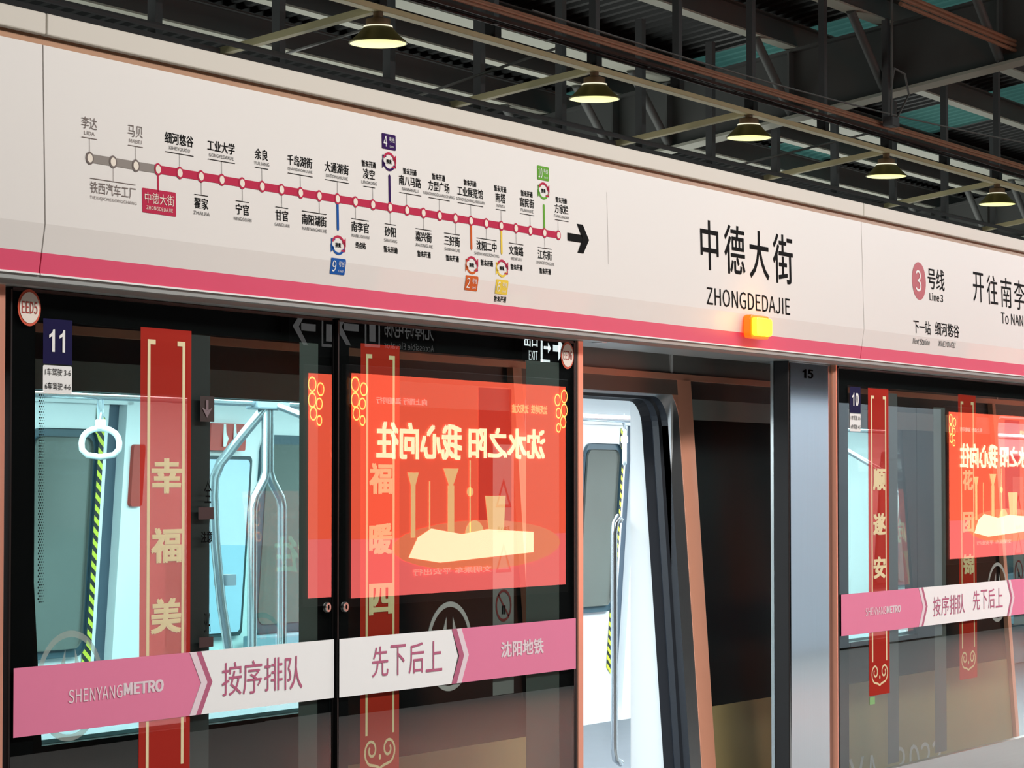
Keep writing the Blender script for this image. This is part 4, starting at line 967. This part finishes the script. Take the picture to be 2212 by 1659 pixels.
# ================================================================== BACK OF THE PLATFORM (seen mirrored in the glass)
red_e = mat('backlit_red', (200, 40, 30), .4, emit=(255, 98, 68), es=5.0)
red_d = mat('backlit_deep_red', (180, 30, 24), .4, emit=(246, 70, 50), es=3.7)
red_p = mat('backlit_pink_red', (220, 70, 60), .4, emit=(255, 112, 108), es=4.8)
glow_e = mat('backlit_cream', (255, 240, 200), .4, emit=(255, 240, 190), es=6.2)
glow_y = mat('backlit_gold', (255, 210, 150), .4, emit=(255, 196, 130), es=4.6)
dim_e = mat('backlit_pale_pink', (240, 150, 140), .4, emit=(255, 170, 150), es=4.7)
bx0, bz1 = W(757, 812, -YB); bx1, bz0 = W(1220, 1262, -YB)
bz1 = (bz1 + W(1220, 830, -YB)[1]) / 2; bz0 = (bz0 + W(757, 1293, -YB)[1]) / 2
def lightbox(x0, label):
    w = bx1 - bx0; x1 = x0 + w
    t = thing('advertising_light_box', ((x0 + x1) / 2, YB, bz0), label, 'advertisement', 'red light boxes on the platform wall')
    MB().box(x0 - .06, x1 + .06, YB - .04, YB - .005, bz0 - .06, bz1 + .06).build('box_frame', dark_frame, t, bevel=.006)
    def pl(polys, m, name, l=1, parent=t):
        mb = MB()
        for P in polys: n = len(P); mb.add([(x, YB + .002 * l, z) for x, z in P[::-1]], [tuple(range(n))])
        return mb.build(name, m, parent)
    # drawn in reader's coordinates: u from 0 (reader's left = larger x) to 1, v from 0 bottom to 1 top
    H_ = bz1 - bz0
    U = lambda u: x1 - u * w
    V = lambda v: bz0 + v * H_
    scr = pl([[(U(0), V(.26)), (U(1), V(.26)), (U(1), V(1)), (U(0), V(1))][::-1]], red_e, 'poster_field', 1)
    pl([[(U(0), V(0)), (U(1), V(0)), (U(1), V(.26)), (U(0), V(.26))][::-1]], red_p, 'poster_foot', 1)
    pl([[(U(.28), V(.3)), (U(.44), V(.3)), (U(.44), V(.97)), (U(.28), V(.97))][::-1]], red_d, 'poster_band', 2, scr)
    # skyline silhouettes
    sky = []
    def q(u0, u1, v0, v1): sky.append([(U(u0), V(v0)), (U(u1), V(v0)), (U(u1), V(v1)), (U(u0), V(v1))][::-1])
    sky.append([(U(.32), V(.26)), (U(.39), V(.26)), (U(.41), V(.45)), (U(.31), V(.45))][::-1])
    q(.555, .585, .26, .50); sky.append([(U(.56), V(.50)), (U(.58), V(.50)), (U(.605), V(.58)), (U(.535), V(.58))][::-1])
    q(.478, .484, .26, .62); sky.append([(U(.481) + .05 * math.cos(a * PI / 6), V(.47) + .035 * math.sin(a * PI / 6)) for a in range(12)])
    q(.73, .75, .26, .5); sky.append([(U(.73), V(.5)), (U(.75), V(.5)), (U(.765), V(.56)), (U(.715), V(.56))][::-1]); q(.664, .67, .26, .52)
    sky.append([(U(.46) + .14 * math.cos(a * PI / 10), V(.27) + .10 * math.sin(a * PI / 10)) for a in range(11)])
    halo = [(U(.43) + .40 * w * math.cos(a * PI / 12), V(.215) + .12 * H_ * math.sin(a * PI / 12)) for a in range(24)]
    pl([halo], mat('backlit_amber', (255, 150, 100), .4, emit=(255, 128, 88), es=4.2), 'skyline_halo', 3, scr)
    pl(sky, glow_y, 'skyline', 3.6, scr)
    pl([[(U(.17), V(.17)), (U(.62), V(.14)), (U(.76), V(.17)), (U(.72), V(.26)), (U(.66), V(.30)), (U(.52), V(.27)), (U(.40), V(.29)), (U(.17), V(.27))][::-1]], glow_e, 'skyline_glow', 4, scr)
    mb = MB()
    def tx(s, u0, u1, v0, v1, bold, m, name, par, y=.010):
        mm = MB(); vs, fs, tw, th = text_geo(s, bold)
        mm.add([(U(u0 + (u1 - u0) * a), YB + y - l, V(v0 + (v1 - v0) * b)) for a, b, l in vs], [f for f in fs]); mm.build(name, m, par)
    tx('沈水之阳', .11, .49, .63, .78, .04, glow_e, 'poster_title', t); tx('我心向往', .52, .90, .62, .79, .04, glow_e, 'poster_title', t)
    tx('沈阳地铁  沈阳文旅', .10, .28, .855, .90, .03, glow_y, 'poster_caption', t); tx('向上而行 温暖同行', .68, .90, .87, .90, .03, dim_e, 'poster_caption', t)
    tx('文明乘车 平安出行', .38, .74, .085, .115, .02, dim_e, 'poster_caption', t)
    # cloud ornaments in the two upper corners
    def cloud(u, s):
        out = []
        for i, (du, dv, r) in enumerate(((0, 0, .05), (.035, -.02, .045), (.0, -.07, .05), (.03, -.085, .04), (.005, -.13, .045), (.03, -.16, .035))):
            out += [[(U(u + s * du) + a[0] * w * .35, V(.95 + dv) + a[1] * w * .35) for a in P] for P in ring2d(0, 0, r, r, .010, 14)]
        return [P[::-1] for P in out] + out
    pl(cloud(.012, 1) + cloud(.988, -1), glow_y, 'corner_cloud', 5, scr)
    return t
lightbox(bx0, 'red backlit poster reflected in the right emergency door leaf')
lightbox(W(2048, 900, -YB)[0], 'red backlit poster reflected in the fixed screen panel')
# exit and lift signs on the wall above the poster
sx, sz = W(1170, 752, -YB)
t = thing('exit_sign', (sx, YB, sz), 'dark exit sign with white arrow above the red poster, reflected near EED6', 'sign')
MB().box(sx - .36, sx + .34, YB - .04, YB + .02, sz - .13, sz + .13).build('sign_case', black_frit, t)
se = mat('sign_white_glow', (240, 250, 250), .4, emit=(235, 250, 250), es=5.0)
def ftxt(s, xa, xb, za, zb, m, name, par, bold=0, mirror=False):   # faces +y ; drawn so that the mirrored view reads left to right when mirror is set
    mm = MB(); vs, fs, tw, th = text_geo(s, bold); 
    if not mirror: xa, xb = xb, xa
    mm.add([(xa + (xb - xa) * a, YB + .024 - l, za + (zb - za) * b) for a, b, l in vs], fs); mm.build(name, m, par)
ftxt('出口', sx - .33, sx - .12, sz + .0, sz + .10, se, 'sign_text', t, .02, True); ftxt('EXIT', sx - .26, sx - .12, sz - .10, sz - .03, se, 'sign_text', t, .0, True)
mm = MB()
for P in ([(sx - .07, sz - .11), (sx - .04, sz - .11), (sx - .04, sz + .1), (sx - .07, sz + .1)], [(sx - .07, sz - .11), (sx + .08, sz - .11), (sx + .08, sz - .09), (sx - .07, sz - .09)], [(sx - .07, sz + .08), (sx + .0, sz + .08), (sx + .0, sz + .1), (sx - .07, sz + .1)],
          [(sx - .02, sz - .01), (sx + .07, sz - .01), (sx + .07, sz + .015), (sx - .02, sz + .015)], [(sx + .05, sz - .04), (sx + .10, sz), (sx + .05, sz + .045)],
          [(sx + .13, sz - .02), (sx + .24, sz - .02), (sx + .24, sz + .03), (sx + .13, sz + .03)], [(sx + .22, sz - .09), (sx + .32, sz + .005), (sx + .22, sz + .10)]):
    mm.add([(x, YB + .024, z) for x, z in P[::-1]], [tuple(range(len(P)))])
mm.build('sign_arrow', se, t)
sx, sz = W(826, 722, -YB)
t = thing('lift_sign', (sx, YB, sz), 'dim accessible lift sign above the red poster, reflected mirrored at the doors meeting edge', 'sign')
MB().box(sx - .70, sx + .70, YB - .04, YB + .02, sz - .17, sz + .17).build('sign_case', black_frit, t)
sd = mat('sign_dim_glow', (130, 130, 130), .5, emit=(150, 150, 150), es=.55)
ftxt('无障碍电梯', sx - .02, sx + .66, sz - .02, sz + .14, sd, 'sign_text', t, .0); ftxt('Accessible Elevator', sx - .02, sx + .66, sz - .10, sz - .05, sd, 'sign_text', t, 0)
mm = MB()
for P in ([(sx - .55, sz - .0), (sx - .36, sz - .0), (sx - .36, sz + .05), (sx - .55, sz + .05)], [(sx - .66, sz + .025), (sx - .52, sz + .15), (sx - .46, sz + .15), (sx - .58, sz + .025)], [(sx - .66, sz + .025), (sx - .58, sz + .025), (sx - .46, sz - .10), (sx - .52, sz - .10)],
          [(sx - .28, sz - .1), (sx - .26, sz - .1), (sx - .26, sz + .14), (sx - .28, sz + .14)], [(sx - .10, sz - .1), (sx - .08, sz - .1), (sx - .08, sz + .14), (sx - .10, sz + .14)], [(sx - .26, sz + .12), (sx - .10, sz + .12), (sx - .10, sz + .14), (sx - .26, sz + .14)],
          [(sx - .26, sz - .1), (sx - .10, sz - .1), (sx - .10, sz - .08), (sx - .26, sz - .08)], [(sx - .22, sz - .06), (sx - .14, sz - .06), (sx - .14, sz + .06), (sx - .22, sz + .06)]):
    mm.add([(x, YB + .024, z) for x, z in P[::-1]], [tuple(range(len(P)))])
mm.build('sign_pictogram', sd, t)
for o in list(bpy.data.objects):
    if '_o' in o: del o['_o']
